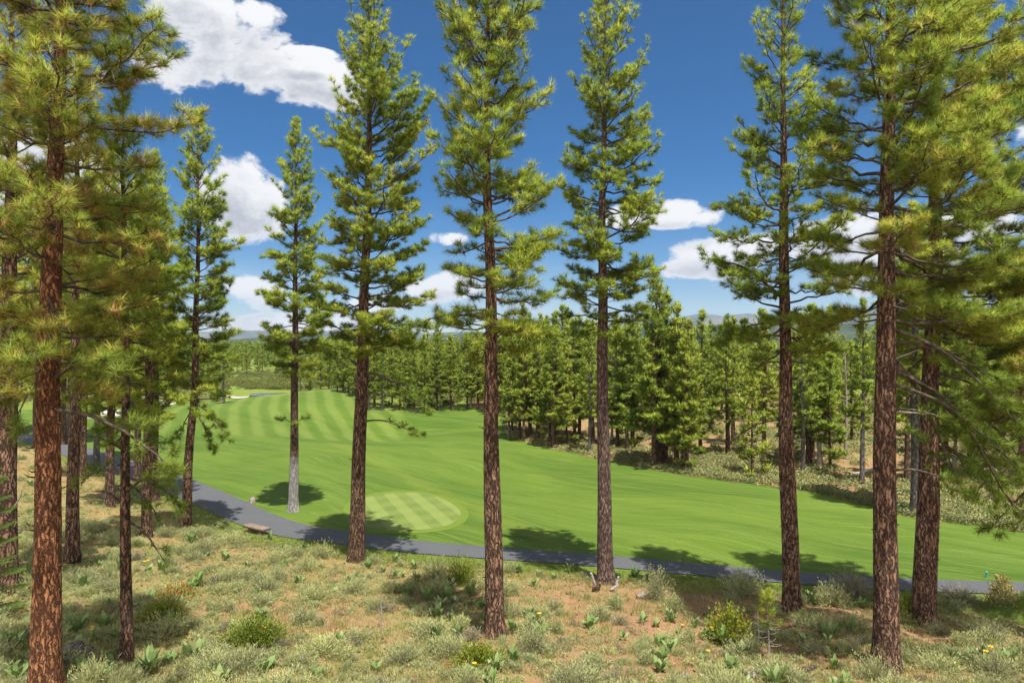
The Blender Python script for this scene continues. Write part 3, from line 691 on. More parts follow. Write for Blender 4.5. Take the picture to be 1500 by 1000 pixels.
big_pine('tallest centre pine with furrowed brown bark and long tufted boughs', (725, 931), [(721, 750), (720, 600), (718, 400), (712, 200), (715, 0)], 29, -75,
  [(-75, 3, 3), (-30, 45, 50), (10, 64, 80), (50, 72, 108), (100, 96, 120), (150, 92, 104), (200, 86, 108), (250, 92, 118), (330, 92, 120), (400, 84, 120), (450, 80, 116), (500, 72, 90), (540, 50, 60)], 505, 'brown', nb=120, tuft=0.25, needles=36, dense=0.9, bare=0.36, seed=23, phrase='centre pine', droop=4, stubs=10,
  lowers=[(470, 600, 480, 10, 0.4), (490, 660, 530, 5, -0.2), (480, 800, 500, 8, 0.3)], nw=0.0115)
big_pine('pinkish-grey barked pine right of centre above dead wood and bare soil', (888, 853), [(884, 700), (882, 500), (882, 300), (886, 0)], 23, -18,
  [(-18, 2, 2), (0, 16, 22), (50, 28, 50), (100, 40, 64), (150, 50, 70), (200, 66, 98), (250, 64, 92), (300, 72, 100), (350, 75, 105), (400, 74, 96), (450, 68, 86), (500, 55, 60)], 485, 'pink', nb=125, tuft=0.235, needles=32, dense=0.95, bare=0.34, seed=29, phrase='pinkish-grey pine', nw=0.015, stubs=4,
  lowers=[(470, 815, 470, 10, 0.3), (462, 960, 470, 10, 0.2)])
big_pine('tall brown pine with wide flat lower boughs, second big trunk from the right side group', (1160, 892), [(1156, 760), (1152, 600), (1150, 300), (1150, 0)], 26, -70,
  [(-70, 2, 2), (-20, 26, 30), (50, 40, 52), (100, 56, 62), (200, 74, 82), (250, 84, 86), (300, 102, 90), (350, 122, 96), (400, 124, 98), (450, 108, 100), (500, 90, 90), (550, 60, 60)], 530, 'brown', nb=112, tuft=0.235, needles=32, dense=0.9, bare=0.40, seed=31, phrase='wide-boughed pine', droop=3, nw=0.0135,
  lowers=[(475, 1055, 500, 14, 0.2), (520, 1215, 470, 8, 0.3), (616, 1080, 640, 3, 0.3), (440, 1030, 380, 10, -0.4)], dead=[(548, 1115, 528), (532, 1200, 518), (562, 1185, 552), (718, 1128, 712)], stubs=6)
big_pine('biggest right-hand pine, straight brown trunk with green-gold boughs reaching the frame edge', (1297, 978), [(1297, 800), (1298, 500), (1303, 200), (1308, 0), (1312, -300)], 37, -370,
  [(-370, 3, 3), (-200, 60, 90), (-100, 80, 140), (0, 92, 175), (60, 104, 190), (120, 112, 200), (200, 118, 225), (300, 122, 235), (380, 118, 232), (450, 80, 215), (520, 35, 180)], 470, 'brown', nb=160, tuft=0.27, needles=40, dense=0.8, bare=0.4, gold=0.10, seed=37, phrase='biggest right pine', nw=0.0105,
  lowers=[(500, 1470, 570, 16, -0.6), (540, 1440, 650, 14, -0.2), (602, 1395, 620, 8, -0.5), (690, 1420, 720, 9, -0.3), (480, 1490, 620, 16, -0.9), (515, 1400, 700, 10, 0.5), (560, 1500, 700, 16, -0.7), (530, 1500, 760, 18, 0.2), (640, 1345, 638, 3, -0.4), (470, 1380, 440, 6, -0.8)],
  dead=[(601, 1360, 606), (530, 1340, 512)], stubs=14)
big_pine('thick brown pine leaning right behind the biggest right pine', (1354, 912), [(1360, 720), (1366, 560), (1372, 400), (1376, 150)], 33, -150,
  [(-150, 3, 3), (0, 55, 85), (100, 65, 120), (200, 70, 150), (300, 72, 160), (400, 75, 165), (500, 60, 160), (560, 40, 130)], 520, 'brown', nb=130, tuft=0.265, needles=34, dense=0.9, bare=0.4, gold=0.0, seed=41, phrase='thick right-leaning pine', droop=6, nw=0.0125,
  lowers=[(560, 1490, 640, 16, 0.3), (600, 1470, 700, 14, 0.0), (640, 1460, 730, 12, -0.4), (650, 1500, 760, 12, 0.5), (590, 1440, 590, 10, -0.5), (570, 1310, 600, 5, 0.6), (520, 1480, 560, 18, 0.4), (545, 1500, 620, 18, -0.7), (580, 1510, 690, 18, 0.8), (620, 1430, 660, 14, 0.3), (500, 1440, 500, 14, 0.8), (600, 1420, 640, 14, -1.0), (660, 1400, 700, 8, 0.2)], stubs=8)
big_pine('pine standing just past the right frame edge, only its left boughs in view', (1590, 948), [(1592, 700), (1596, 300), (1600, 0)], 34, -200,
  [(-200, 3, 3), (0, 95, 80), (100, 120, 100), (250, 150, 110), (400, 165, 110), (520, 170, 110), (620, 150, 90), (700, 100, 60)], 690, 'brown', nb=120, tuft=0.27, needles=34, dense=0.85, bare=0.4, gold=0.08, seed=47, phrase='pine past the right edge', nw=0.0125, droop=6, stubs=4,
  lowers=[(650, 1440, 735, 14, -0.5), (680, 1450, 775, 12, 0.2), (600, 1420, 640, 12, 0.5)])
big_pine('grey-footed pine at the far fairway edge, seen between the two rightmost big trunks', (1344, 753), [(1342, 600), (1340, 400)], 19, 300,
  [(300, 3, 3), (360, 40, 40), (450, 60, 60), (540, 55, 60), (620, 20, 20)], 600, 'grey', nb=70, tuft=0.34, needles=24, seed=43, phrase='grey-footed pine at the far right edge', nw=0.026, stubs=4, group='tall pines standing on the fairway')
# the slimmer pines of the left stand, behind the big ones
for (bu, bv, wp, vt, cr, bk, lab, sd_) in [
  (160, 742, 13, 210, 46, 'far', 'slim reddish pine left of the slender dark pine, near the path', 51),
  (214, 786, 15, 250, 50, 'dark', 'slim dark pine just right of the slender dark pine', 52),
  (226, 732, 12, 225, 44, 'far', 'slim reddish pine next to the path, right of a darker twin', 53),
  (201, 705, 10, 240, 36, 'far', 'thin reddish pine seen just right of the slender dark pine', 54),
  (141, 684, 9, 260, 40, 'grey', 'thin pale-trunked pine in the left stand by the path bend', 55),
  (92, 651, 9, 280, 46, 'dark', 'thin dark pine beyond the left end of the path', 56),
  (101, 645, 7, 310, 40, 'grey', 'pale thin pine beyond the left end of the path', 57),
  (52, 655, 8, 250, 52, 'far', 'reddish pine beyond the path at the far left', 58),
  (122, 700, 9, 230, 44, 'dark', 'thin dark pine between the brown pine and the path bend', 59),
  (20, 640, 9, 270, 60, 'dark', 'dark pine beyond the path nearest the left frame edge', 60)]:
    big_pine(lab, (bu, bv), [(bu+3, bv-200), (bu+4, vt+60)], wp, vt, [(vt, 2, 2), (vt+60, cr*0.6, cr*0.6), (vt+170, cr*1.3, cr*1.3), (vt+290, cr*1.35, cr*1.35), (bv-110, cr*0.7, cr*0.7)], min(615, bv-95), bk, nb=86, tuft=0.30, needles=22, nw=0.026, dense=0.8, seed=sd_,
             phrase=None, twk=1.25, stubs=3, group='slim pines of the left stand', lowers=[(bv-95, bu+28, bv-80, 5, 0.2)] if sd_ % 2 else ())
    LAND.pop()

# ------------------------------------------------------------------ the wood beyond the fairway: one prototype of each kind, then copies
def proto_pine(seed, H, r, cb, crown_r, bk, nb, full, name='pine_tree', tuft=0.36, needles=13, nw=0.060, mat=None):
    rng = np.random.default_rng(seed)
    ax = lambda z: (0.08*math.sin(z*0.35+seed), 0.05*math.cos(z*0.4+seed)); rad = lambda z: r*(1-max(0, z)/H)**0.8+0.01
    def reach(z, a):
        f = (z-cb)/(H-cb); return crown_r*1.15*((1-f)**0.62*(0.75+0.25*full))*(0.55+0.45*min(1, f*5+full))+0.08
    root = empty(name, (0, 0, 0))
    V, F = trunk_mesh(ax, rad, 0, H-0.3, rng, sides=10, step=0.5, rough=0.08, flare=0.2)
    tr = mesh_np('trunk', V, F, BARK[bk], True, None, root)
    wood, NV, NF, tt = grow(rng, cb, H, reach, ax, rad, nb, tuft, needles, nw, 0.62, 0.35, 0.0, sides=3, whorl=0.6)
    wood.build('limbs', TWIG, tr)
    mesh_np('crown', NV, NF, mat or NEEDLE_FAR, False, {'tint': tt}, root, None, LASTN)
    return root
PROTO = [  # height, trunk radius, crown base, crown radius
  (proto_pine(101, 14.0, 0.20, 2.2, 2.3, 'far', 84, 0.6), 14.0), (proto_pine(102, 15.0, 0.24, 3.8, 2.2, 'far', 76, 0.4), 15.0),
  (proto_pine(103, 12.0, 0.15, 1.6, 1.9, 'far', 72, 0.9), 12.0), (proto_pine(104, 13.5, 0.18, 4.2, 1.7, 'grey', 60, 0.4), 13.5),
  (proto_pine(105, 14.5, 0.26, 2.2, 2.6, 'dark', 84, 0.7), 14.5), (proto_pine(106, 9.0, 0.11, 0.8, 1.5, 'far', 60, 1.0), 9.0),
  (proto_pine(107, 13.0, 0.19, 2.4, 2.1, 'far', 76, 0.8), 13.0), (proto_pine(108, 5.5, 0.08, 0.5, 1.2, 'far', 44, 1.0, tuft=0.28), 5.5)]
USED = set()
COLS = [(-99, 45, 'left of the massive reddish pine'), (45, 190, 'right of the massive reddish pine'), (190, 275, 'right of the slender dark pine'),
        (275, 430, 'left of the grey-footed pine'), (430, 524, 'right of the grey-footed pine'),
        (524, 720, 'left of the tallest centre pine'), (720, 884, 'right of the tallest centre pine'),
        (884, 1020, 'right of the pinkish pine'), (1020, 1155, 'left of the wide-boughed pine'), (1155, 1298, 'right of the wide-boughed pine'), (1298, 1900, 'right of the biggest right pine')]
def where(x, y):
    u = 750+1000*x/y
    return next(c[2] for c in COLS if u < c[1])
WOOD = []; WX = []
def wood_tree(x, y, pi, H, label, group='pines of the wood beyond the fairway', rz=None, sx=1.0):
    p, h0 = PROTO[pi]
    o = p if pi not in USED else copy_tree(p)
    USED.add(pi); s = H/h0
    o.location = (x, y, hz(x, y)-0.03); o.scale = (s*sx, s*sx, s); o.rotation_euler = (0, 0, rz if rz is not None else random.uniform(0, 6.28))
    tag(o, label, 'pine tree', group); WX.append((x, y)); WOOD.append((o, x, y, pi, H)); return o
random.seed(4)
ADJ = ['broad full-crowned pine', 'tall open-crowned pine', 'bushy young pine', 'narrow grey-trunked pine', 'wide dark-trunked pine', 'small pointed pine', 'dense reddish-trunked pine', 'tiny young pine']
# edge trees read off the photograph: foot (u, v), top v, kind
EDGE = [(746, 644, 505, 3), (761, 643, 470, 0), (768, 646, 480, 6), (788, 641, 478, 4), (776, 636, 460, 1), (806, 652, 498, 6), (812, 655, 470, 4), (830, 651, 500, 2), (841, 642, 470, 6), (849, 640, 462, 0), (863, 665, 478, 3), (868, 652, 470, 1),
        (904, 655, 470, 0), (918, 657, 480, 6), (927, 655, 474, 4), (960, 683, 398, 4), (966, 680, 420, 1), (976, 679, 432, 6), (991, 682, 448, 6), (1001, 689, 505, 2), (1007, 689, 470, 6), (1027, 668, 455, 0), (1041, 632, 470, 1), (1065, 665, 462, 1),
        (1103, 698, 543, 7), (1120, 667, 455, 1), (1175, 693, 462, 3), (1185, 681, 450, 4), (1191, 669, 448, 6), (1216, 686, 520, 5), (1264, 708, 440, 3), (1330, 705, 430, 1), (1424, 700, 400, 4), (1470, 690, 420, 0), (1385, 672, 440, 6), (1497, 715, 400, 1),
        (622, 603, 500, 0), (586, 600, 505, 2), (560, 601, 505, 3), (541, 601, 506, 3), (640, 600, 490, 4), (660, 599, 492, 6), (684, 599, 488, 0), (700, 598, 486, 4), (606, 602, 498, 6), (727, 602, 482, 2),
        (494, 573, 497, 2), (503, 574, 490, 5), (510, 576, 488, 0), (520, 580, 493, 2), (532, 588, 492, 6), (548, 595, 494, 4), (574, 597, 490, 0), (440, 573, 505, 3), (328, 591, 470, 3), (318, 588, 500, 2), (455, 571, 505, 5), (482, 570, 502, 2), (470, 570, 508, 5), (730, 604, 470, 4), (750, 632, 486, 2)]
for (u, v, vt, k) in EDGE:
    x, y, z = ground_at(u, v); H = EYE-(vt-500)*y/FPX-z
    wood_tree(x, y, k, max(3.5, H), None, sx=random.uniform(0.85, 1.1) if H < 16 else 0.85)
NEDGE = len(WOOD)
rs = np.random.default_rng(77)
def fill(n, ulo, uhi, ylo, yhi, hlo, hhi, gap, kinds):
    tries = 0; got = 0
    while got < n and tries < n*40:
        tries += 1
        y = rs.uniform(ylo(0), yhi) if False else rs.uniform(0, 1)
        u = rs.uniform(ulo, uhi); y0 = ylo(u); y = y0+(yhi-y0)*y**0.85; x = (u-750)/FPX*y
        if min((x-a)**2+(y-b)**2 for a, b in WX) < gap*gap: continue
        wood_tree(x, y, int(rs.choice(kinds)), rs.uniform(hlo, hhi), None, sx=rs.uniform(0.85, 1.12)); got += 1
EUy = sorted([(u, ground_at(u, v)[1]) for (u, v) in far_px if u > 420])
def behind(off): return lambda u: float(np.interp(u, [a for a, b in EUy], [b for a, b in EUy]))+off
fill(60, 740, 1020, behind(4), 125, 9.5, 13.2, 2.3, [0, 1, 2, 4, 6, 6])
fill(42, 1020, 1620, behind(9), 118, 8.5, 14.0, 2.9, [0, 1, 1, 3, 4, 6, 2])
fill(52, 470, 740, behind(4), 165, 9.0, 11.8, 2.3, [0, 2, 4, 6])
fill(14, 300, 450, lambda u: 175, 240, 9.0, 10.5, 4.0, [2, 5, 6, 0])
fill(22, -60, 330, lambda u: 106, 190, 9.6, 12.0, 4.0, [0, 1, 2, 4, 6])
# word the labels: the edge trees one by one, the deep ones by the gap they stand in
ORD = ['first', 'second', 'third', 'fourth', 'fifth', 'sixth', 'seventh', 'eighth', 'ninth', 'tenth', 'eleventh', 'twelfth', 'thirteenth', 'fourteenth', 'fifteenth', 'sixteenth', 'seventeenth', 'eighteenth', 'nineteenth', 'twentieth']
def word_labels(items, adj, verb):
    cell = {}
    for it in items: cell.setdefault((adj(it), where(it[1], it[2])), []).append(it)
    for (a, wv), L in cell.items():
        L.sort(key=lambda it: it[1]/it[2])
        for n, it in enumerate(L):
            it[0]['label'] = f'{a} {verb}, {wv}' if len(L) == 1 else f'{ORD[min(n, 19)]} {a} {verb}, {wv}'
word_labels(WOOD[:NEDGE], lambda it: ADJ[it[3]], "at wood's edge")
word_labels(WOOD[NEDGE:], lambda it: ADJ[it[3]], 'deep in wood')

# far-off woods that read as one mass
def far_woods():
    rng = np.random.default_rng(5); G = Geo()
    n = 3300; y = rng.uniform(0, 1, n)**1.3*480+165; u = rng.uniform(-150, 1650, n); x = (u-750)/1000*y
    keep = ~((u > 300) & (u < 470) & (y < 240)); x, y = x[keep], y[keep]
    z = height(x, y); Ps = []; As = []; Ss = []; Ts = []
    for a, b, c in zip(x, y, z):
        H = rng.uniform(8.0, 10.6); t0 = rng.uniform(0.2, 0.7)
        k = 46; f = rng.uniform(0, 1, k)**1.2; rr = (1-f)*H*0.17+0.1; az_ = rng.uniform(0, 6.283, k)
        Ps.append(np.stack([a+np.cos(az_)*rr, b+np.sin(az_)*rr, c+H*(0.13+0.85*f)], 1)); As.append(unit(np.stack([np.cos(az_), np.sin(az_), np.full(k, 0.5)], 1))); Ss.append(np.full(k, 0.75)); Ts.append(np.full(k, t0)+rng.normal(0, 0.08, k))
        V, F = tube([(a, b, c-0.3), (a, b, c+H*0.9)], [0.16, 0.04], 4); G.add(V, F, 0.9)
    V, F, tt, _ = needle_mesh(np.concatenate(Ps), np.concatenate(As), np.concatenate(Ss), 7, rng, 0.30, tint=np.concatenate(Ts))
    tag(mesh_np('far_woods', V, F, NEDGE_MAT, False, {'tint': np.clip(tt, 0, 1)}, None, None, LASTN), 'far-off pine woods reading as one green mass', None, kind='stuff')
NEDGE_MAT = NEEDLE_FAR
far_woods()
for i, (u, v, vt) in enumerate([(1142, 676, 470), (1238, 672, 500), (896, 648, 505), (690, 596, 520), (1398, 690, 455)]):
    x, y, z = ground_at(u, v); H = (v-vt)*y/FPX; rng = np.random.default_rng(300+i)
    root = tag(empty('dead_pine', (x, y, z)), f"bare grey dead pine at the wood's edge, {where(x, y)}" + (', further right' if i == 1 else ''), 'dead tree', 'dead standing pines in the wood')
    V, F = trunk_mesh(lambda q: (0.1*math.sin(q*0.4), 0), lambda q: 0.13*(1-max(0, q)/H)**0.8+0.01, 0, H, rng, 10, 0.4, 0.08, 0.2); mesh_np('trunk', V, F, DEADW, True, None, root)
    w_, _, _, _ = grow(rng, H*0.3, H, lambda q, a: 1.3*(1-q/H)+0.3, lambda q: (0.1*math.sin(q*0.4), 0), lambda q: 0.1, 26, 0.2, 1, 0.01, 0.3, 0.4, sides=3, droop=8); w_.build('limbs', DEADW, root)
# broken pale stump and a dead snag inside the wood
def snag(u, v, vt, wpx, name, label, mat, seed):
    rng = np.random.default_rng(seed); x, y, z = ground_at(u, v); k = y/FPX; H = (v-vt)*k
    V, F = trunk_mesh(lambda q: (0.05*math.sin(q*2), 0), lambda q: wpx*k/2*(1-0.5*max(0, q)/H), 0, H, rng, 18, 0.08, 0.35, 0.5)
    V[:, 2] += np.where(V[:, 2] > H-0.25, rng.uniform(-0.35, 0.25, len(V)), 0)
    n = len(V); V = np.vstack([V, [[0, 0, H-0.4]]]); top = np.arange(n-18, n); cap = np.array([[top[i], top[(i+1) % 18], n] for i in range(18)])
    return tag(mesh_np(name, V, [F, cap], mat, True, None, None, (x, y, z)), label, 'tree stump')
snag(1200, 684, 636, 9, 'broken_snag', 'broken pale snag among the wood pines, right of the wide-boughed pine', DEADW, 3)

# ------------------------------------------------------------------ undergrowth of the hillside
def sage_mesh(seed, r, h, n=120, leaves=14, lw=0.014, ll=0.070, name='sagebrush', mat=None, base_t=0.58, woody=True):
    rng = np.random.default_rng(seed); G = Geo()
    az_ = rng.uniform(0, 6.283, n); e = np.arccos(rng.uniform(0.0, 1, n)**0.8)          # from upright to nearly flat
    D = np.stack([np.cos(az_)*np.sin(e)*r, np.sin(az_)*np.sin(e)*r, np.cos(e)*h*1.0+0.05], 1)*rng.uniform(0.6, 1.1, (n, 1))
    O = rng.normal(0, r*0.13, (n, 3))*[1, 1, 0]
    for k in range(0, n, 3 if woody else 6):
        G.add(*tube([O[k], O[k]+D[k]*0.5+[0, 0, -0.02], O[k]+D[k]], [0.008, 0.005, 0.002], 3), 0.02)
    f = rng.uniform(0.35, 1.05, (n, leaves, 1)); P = O[:, None]+D[:, None]*f+rng.normal(0, 0.022, (n, leaves, 3))
    P[..., 2] = np.maximum(P[..., 2], 0.01)
    dd = unit(unit(D)[:, None]*0.8+rng.normal(0, 0.42, (n, leaves, 3))+[0, 0, 0.45])
    wv = unit(np.cross(dd, unit(rng.normal(size=dd.shape))))*lw*0.5
    tip = P+dd*ll*rng.uniform(0.6, 1.3, (n, leaves, 1))
    V = np.stack([P-wv, P+wv, tip], 2).reshape(-1, 3)
    tt = np.clip(np.repeat((base_t+rng.normal(0, 0.12, (n, 1))+rng.normal(0, 0.10, (n, leaves))+(f[..., 0]-0.8)*0.35).ravel(), 3), 0, 1)
    G.add(V, np.arange(len(V)).reshape(-1, 3), tt)
    o = G.build(name, mat or SAGE); o.location = (0, 0, -50); return o
def broad_mesh(seed, n, ln, w, mat=None, name='broadleaf_plant'):
    rng = np.random.default_rng(seed); G = Geo()
    for k in range(n):
        a = k*2.4+rng.normal(0, 0.3); lean = rng.uniform(0.25, 1.15); L = ln*rng.uniform(0.6, 1.1); W = w*rng.uniform(0.7, 1.1); c, s_ = math.cos(a), math.sin(a)
        tw = rng.normal(0, 0.4); side = np.array([-math.sin(a+tw), math.cos(a+tw), rng.normal(0, 0.15)])
        ss = np.array([0, 0.25, 0.5, 0.78, 1.0]); ws = np.array([0.06, 0.55, 1.0, 0.75, 0.02])
        ang = lean*ss**0.7
        C_ = np.stack([np.cumsum(np.r_[0, np.diff(ss)*np.sin(ang[1:])*L])*c, np.cumsum(np.r_[0, np.diff(ss)*np.sin(ang[1:])*L])*s_, np.cumsum(np.r_[0, np.diff(ss)*np.cos(ang[1:])*L])], 1)
        C_ += np.array([c, s_, 0])*rng.uniform(0, 0.05)
        up = np.array([0, 0, 1.0])
        V = np.concatenate([np.stack([C_-side*(W*0.5*ws)[:, None]+up*0.012, C_, C_+side*(W*0.5*ws)[:, None]+up*0.012], 1)]).reshape(-1, 3)
        F = []
        for q in range(4):
            for m_ in range(2): F.append([q*3+m_, q*3+m_+1, q*3+m_+4, q*3+m_+3])
        G.add(V, np.array(F), np.clip(0.55+rng.normal(0, 0.2)+np.repeat(ss, 3)*0.1, 0, 1))
    o = G.build(name, mat or BROAD, smooth=True); o.location = (0, 0, -50); return o
def flower_mesh(seed, h):
    rng = np.random.default_rng(seed); G = Geo(); c = np.array([rng.normal(0, 0.03), rng.normal(0, 0.03), h])
    for k in range(11):
        a = k/11*6.283; d = np.array([math.cos(a), math.sin(a), 0.15]); s_ = np.array([-math.sin(a), math.cos(a), 0])*0.012
        V = np.array([c, c+d*0.03-s_, c+d*0.062, c+d*0.03+s_]); G.add(V, np.array([[0, 1, 2, 3]]), 0.5)
    V, F = tube([c+[0, 0, -0.008], c+[0, 0, 0.012]], [0.018, 0.013], 8); G.add(V, F, 0.0)
    return G
SAGES = [sage_mesh(200+i, r, h, n) for i, (r, h, n) in enumerate([(0.55, 0.42, 190), (0.42, 0.38, 150), (0.62, 0.36, 210), (0.33, 0.30, 110), (0.24, 0.26, 70), (0.50, 0.55, 170)])]
GREYS = [sage_mesh(230, 0.38, 0.28, 130, 7, 0.012, 0.05, 'dry_grey_shrub', base_t=0.12)]
BROADS = [broad_mesh(240+i, n, l, w_) for i, (n, l, w_) in enumerate([(16, 0.40, 0.13), (11, 0.34, 0.11), (22, 0.44, 0.12), (7, 0.30, 0.11)])]
SCAT = []   # (object, x, y, kind word)
used2 = set()
def scatter(proto, x, y, s, rz, tilt=0.0):
    o = proto if proto.name not in used2 else copy_tree(proto)
    used2.add(proto.name if o is proto else o.name)
    o.location = (x, y, hz(x, y)-0.02*s); o.rotation_euler = (tilt, 0, rz); o.scale = (s, s, s*random.uniform(0.85, 1.15)); return o
rg = np.random.default_rng(9)
TR = np.array([(a, b) for _, a, b in LAND])
def free(x, y, gap, L):
    if np.min(np.hypot(TR[:, 0]-x, TR[:, 1]-y)) < 0.5+gap*0.3: return False
    return all((x-a)**2+(y-b)**2 > gap*gap for a, b in L)
def veg(u, v):
    """how overgrown the hillside is around a photograph pixel: bare soil patches stay open"""
    q = 0.85
    for (cu, cv, a, b, k) in [(950, 880, 160, 45, 0.8), (800, 860, 70, 28, 0.45), (1250, 880, 160, 45, 0.65), (1380, 950, 130, 40, 0.35), (500, 930, 100, 40, 0.7), (640, 850, 60, 22, 0.5), (600, 960, 50, 30, 0.4), (60, 960, 60, 40, 0.5), (250, 720, 60, 30, 0.5), (1200, 950, 90, 25, 0.5), (850, 975, 60, 20, 0.3)]:
        q -= k*math.exp(-((u-cu)/a)**2-((v-cv)/b)**2)
    return max(0.04, q)
def pick(n, kinds, sizes, gap, pts, fn):
    got = 0; tries = 0
    while got < n and tries < 60000:
        tries += 1
        y = rg.uniform(10.5, 62)*1.0; u = rg.uniform(-60, 1560); x = (u-750)/FPX*y
        d = float(path_dist(np.array([x]), np.array([y]))[0])
        if d < 1.7: continue
        v = 500+(EYE-hz(x, y))/y*FPX
        if v > 1030 or rg.random() > veg(u, v)*min(1, 24/y)**0.8 or not free(x, y, gap*(0.6+0.5*rg.random()), pts): continue
        s = rg.uniform(*sizes); k = kinds[int(rg.integers(len(kinds)))]
        SCAT.append((scatter(k, x, y, s, rg.uniform(0, 6.28)), x, y, fn)); pts.append((x, y)); got += 1
P1 = []; pick(285, SAGES, (0.7, 1.3), 0.55, P1, 'sage')
P3 = []; pick(34, GREYS, (0.7, 1.3), 0.8, P3, 'grey')
P2 = []; pick(165, BROADS, (0.8, 1.4), 0.42, P2, 'broad')
# leafy plants crowd the path's near edge and the shade below the centre pine
for (u, v, s) in [(760, 838, 1.1), (790, 842, 1), (812, 846, 1.1), (835, 838, 1), (930, 845, 1.1), (955, 850, 1), (905, 846, 0.9), (1010, 848, 0.8), (590, 845, 1), (560, 838, 1.2), (610, 850, 1), (640, 846, .9), (540, 832, 1), (625, 880, 1.2), (645, 890, 1.2), (600, 873, 1.2), (665, 885, 1.3), (640, 905, 1.2), (690, 872, 1.2), (660, 862, 1.1), (585, 868, 1.1), (775, 905, 1),
                  (695, 992, 1.1), (983, 910, 1.1), (962, 917, 1.1), (1018, 918, 0.8), (1190, 885, 1.2), (1178, 940, 1.1), (1300, 905, 1), (1245, 925, 1.1), (1395, 970, 1.2), (1420, 975, 1.1), (1440, 965, 1.2), (1480, 975, 1.2), (1355, 905, 0.7), (1212, 940, 1.1), (1222, 980, .9), (1215, 962, .8),
                  (120, 985, 1.3), (165, 975, 1.2), (220, 985, 1.4), (250, 970, 1.2), (290, 965, 1.2), (40, 930, 1.2), (20, 950, 1.2), (60, 905, 1.1)]:
    x, y, z = ground_at(u, v); SCAT.append((scatter(BROADS[int(rg.integers(4))], x, y, s, rg.uniform(0, 6.28)), x, y, 'broad'))
for o in [o for o, x, y, k in SCAT if k == 'broad' and o.location.y < 30][::12]:
    for q in range(int(rg.integers(1, 3))):
        G = flower_mesh(int(rg.integers(999)), 0.36+0.06*q); f = G.build('flower', PETAL, o); f.location = (rg.normal(0, 0.10), rg.normal(0, 0.10), 0); o['flowers'] = 1

# bigger bushes read off the photograph: (u, v of foot, width px, height px, kind)
def bush(u, v, wpx, hpx, label, name, mat, base_t, n=420, seed=0, lw=0.035, ll=0.06, spiky=False):
    x, y, z = ground_at(u, v); k = y/FPX
    o = sage_mesh(seed, wpx*k*0.52, hpx*k*0.95, n, 12 if not spiky else 7, lw, ll, name, mat, base_t)
    o.location = (x, y, z-0.03); tag(o, label, 'shrub', 'larger shrubs on the hillside'); return o
bush(700, 978, 70, 34, "low round bright green bush at the centre pine's foot", 'green_bush', BUSHG, 0.62, 520, 1)
bush(372, 945, 100, 40, 'wide dark green mat of small leaves on the slope below the bench', 'green_bush', BUSHG, 0.45, 620, 2)
bush(240, 912, 62, 42, 'yellow-green bush to the right of the slender dark pine', 'green_bush', BUSHG, 0.66, 420, 3)
bush(258, 882, 60, 30, 'low bush with reddish twigs right of the slender dark pine', 'reddish_bush', BUSHG, 0.93, 200, 4)
bush(1068, 942, 66, 58, 'leafy green bush with a few orange leaves beside the young pine sapling', 'leafy_bush', BUSHG, 0.68, 420, 5, 0.05, 0.08)
bush(1322, 906, 64, 44, 'green bush between the two thick trunks at right', 'green_bush', BUSHG, 0.55, 420, 6)
bush(676, 853, 52, 44, 'loose green bush at the path edge left of the centre pine', 'green_bush', BUSHG, 0.60, 260, 7)
bush(1090, 872, 74, 46, 'tall sage bush with dead twigs at the path edge by the sapling', 'sagebrush', SAGE, 0.55, 330, 8, 0.022, 0.07)
bush(1218, 886, 60, 38, 'pale sage bush spreading right of the wide-boughed pine', 'sagebrush', SAGE, 0.72, 330, 9, 0.022, 0.08)
bush(1250, 872, 70, 44, 'twiggy dark sage by the path between the right-hand trunks', 'sagebrush', SAGE, 0.30, 300, 10, 0.02, 0.07)
bush(1405, 880, 70, 24, 'grey twiggy sage on the lawn strip right of the thick leaning pine', 'sagebrush', SAGE, 0.22, 260, 11, 0.02, 0.07)
bush(960, 880, 54, 56, 'upright sage clump standing on bare soil right of the pinkish pine', 'sagebrush', SAGE, 0.62, 240, 12, 0.022, 0.07)
bush(900, 892, 30, 26, 'small grey sage tuft on bare soil below the pinkish pine', 'sagebrush', SAGE, 0.45, 120, 13, 0.02, 0.06)
bush(985, 896, 40, 34, 'airy sage clump on bare soil between pinkish pine and sapling', 'sagebrush', SAGE, 0.60, 150, 14, 0.02, 0.06)
bush(640, 846, 66, 34, 'grey-green sage clump at the path edge below the practice green', 'sagebrush', SAGE, 0.5, 220, 15, 0.02, 0.07)
bush(1448, 940, 60, 36, 'dusty sage bush near the right frame edge below the lawn', 'sagebrush', SAGE, 0.35, 240, 16, 0.02, 0.07)
for i, (u, v, wp, hp, w_) in enumerate([(1468, 868, 26, 26, 'uppermost'), (1468, 888, 40, 34, 'middle'), (1492, 906, 44, 32, 'lowest')]):
    bush(u, v, wp, hp, f'{w_} of three yellowing shrubs where the cart path leaves the frame', 'yellowing_shrub', YELLOWB, 0.35, 260, 30+i, 0.05, 0.07)

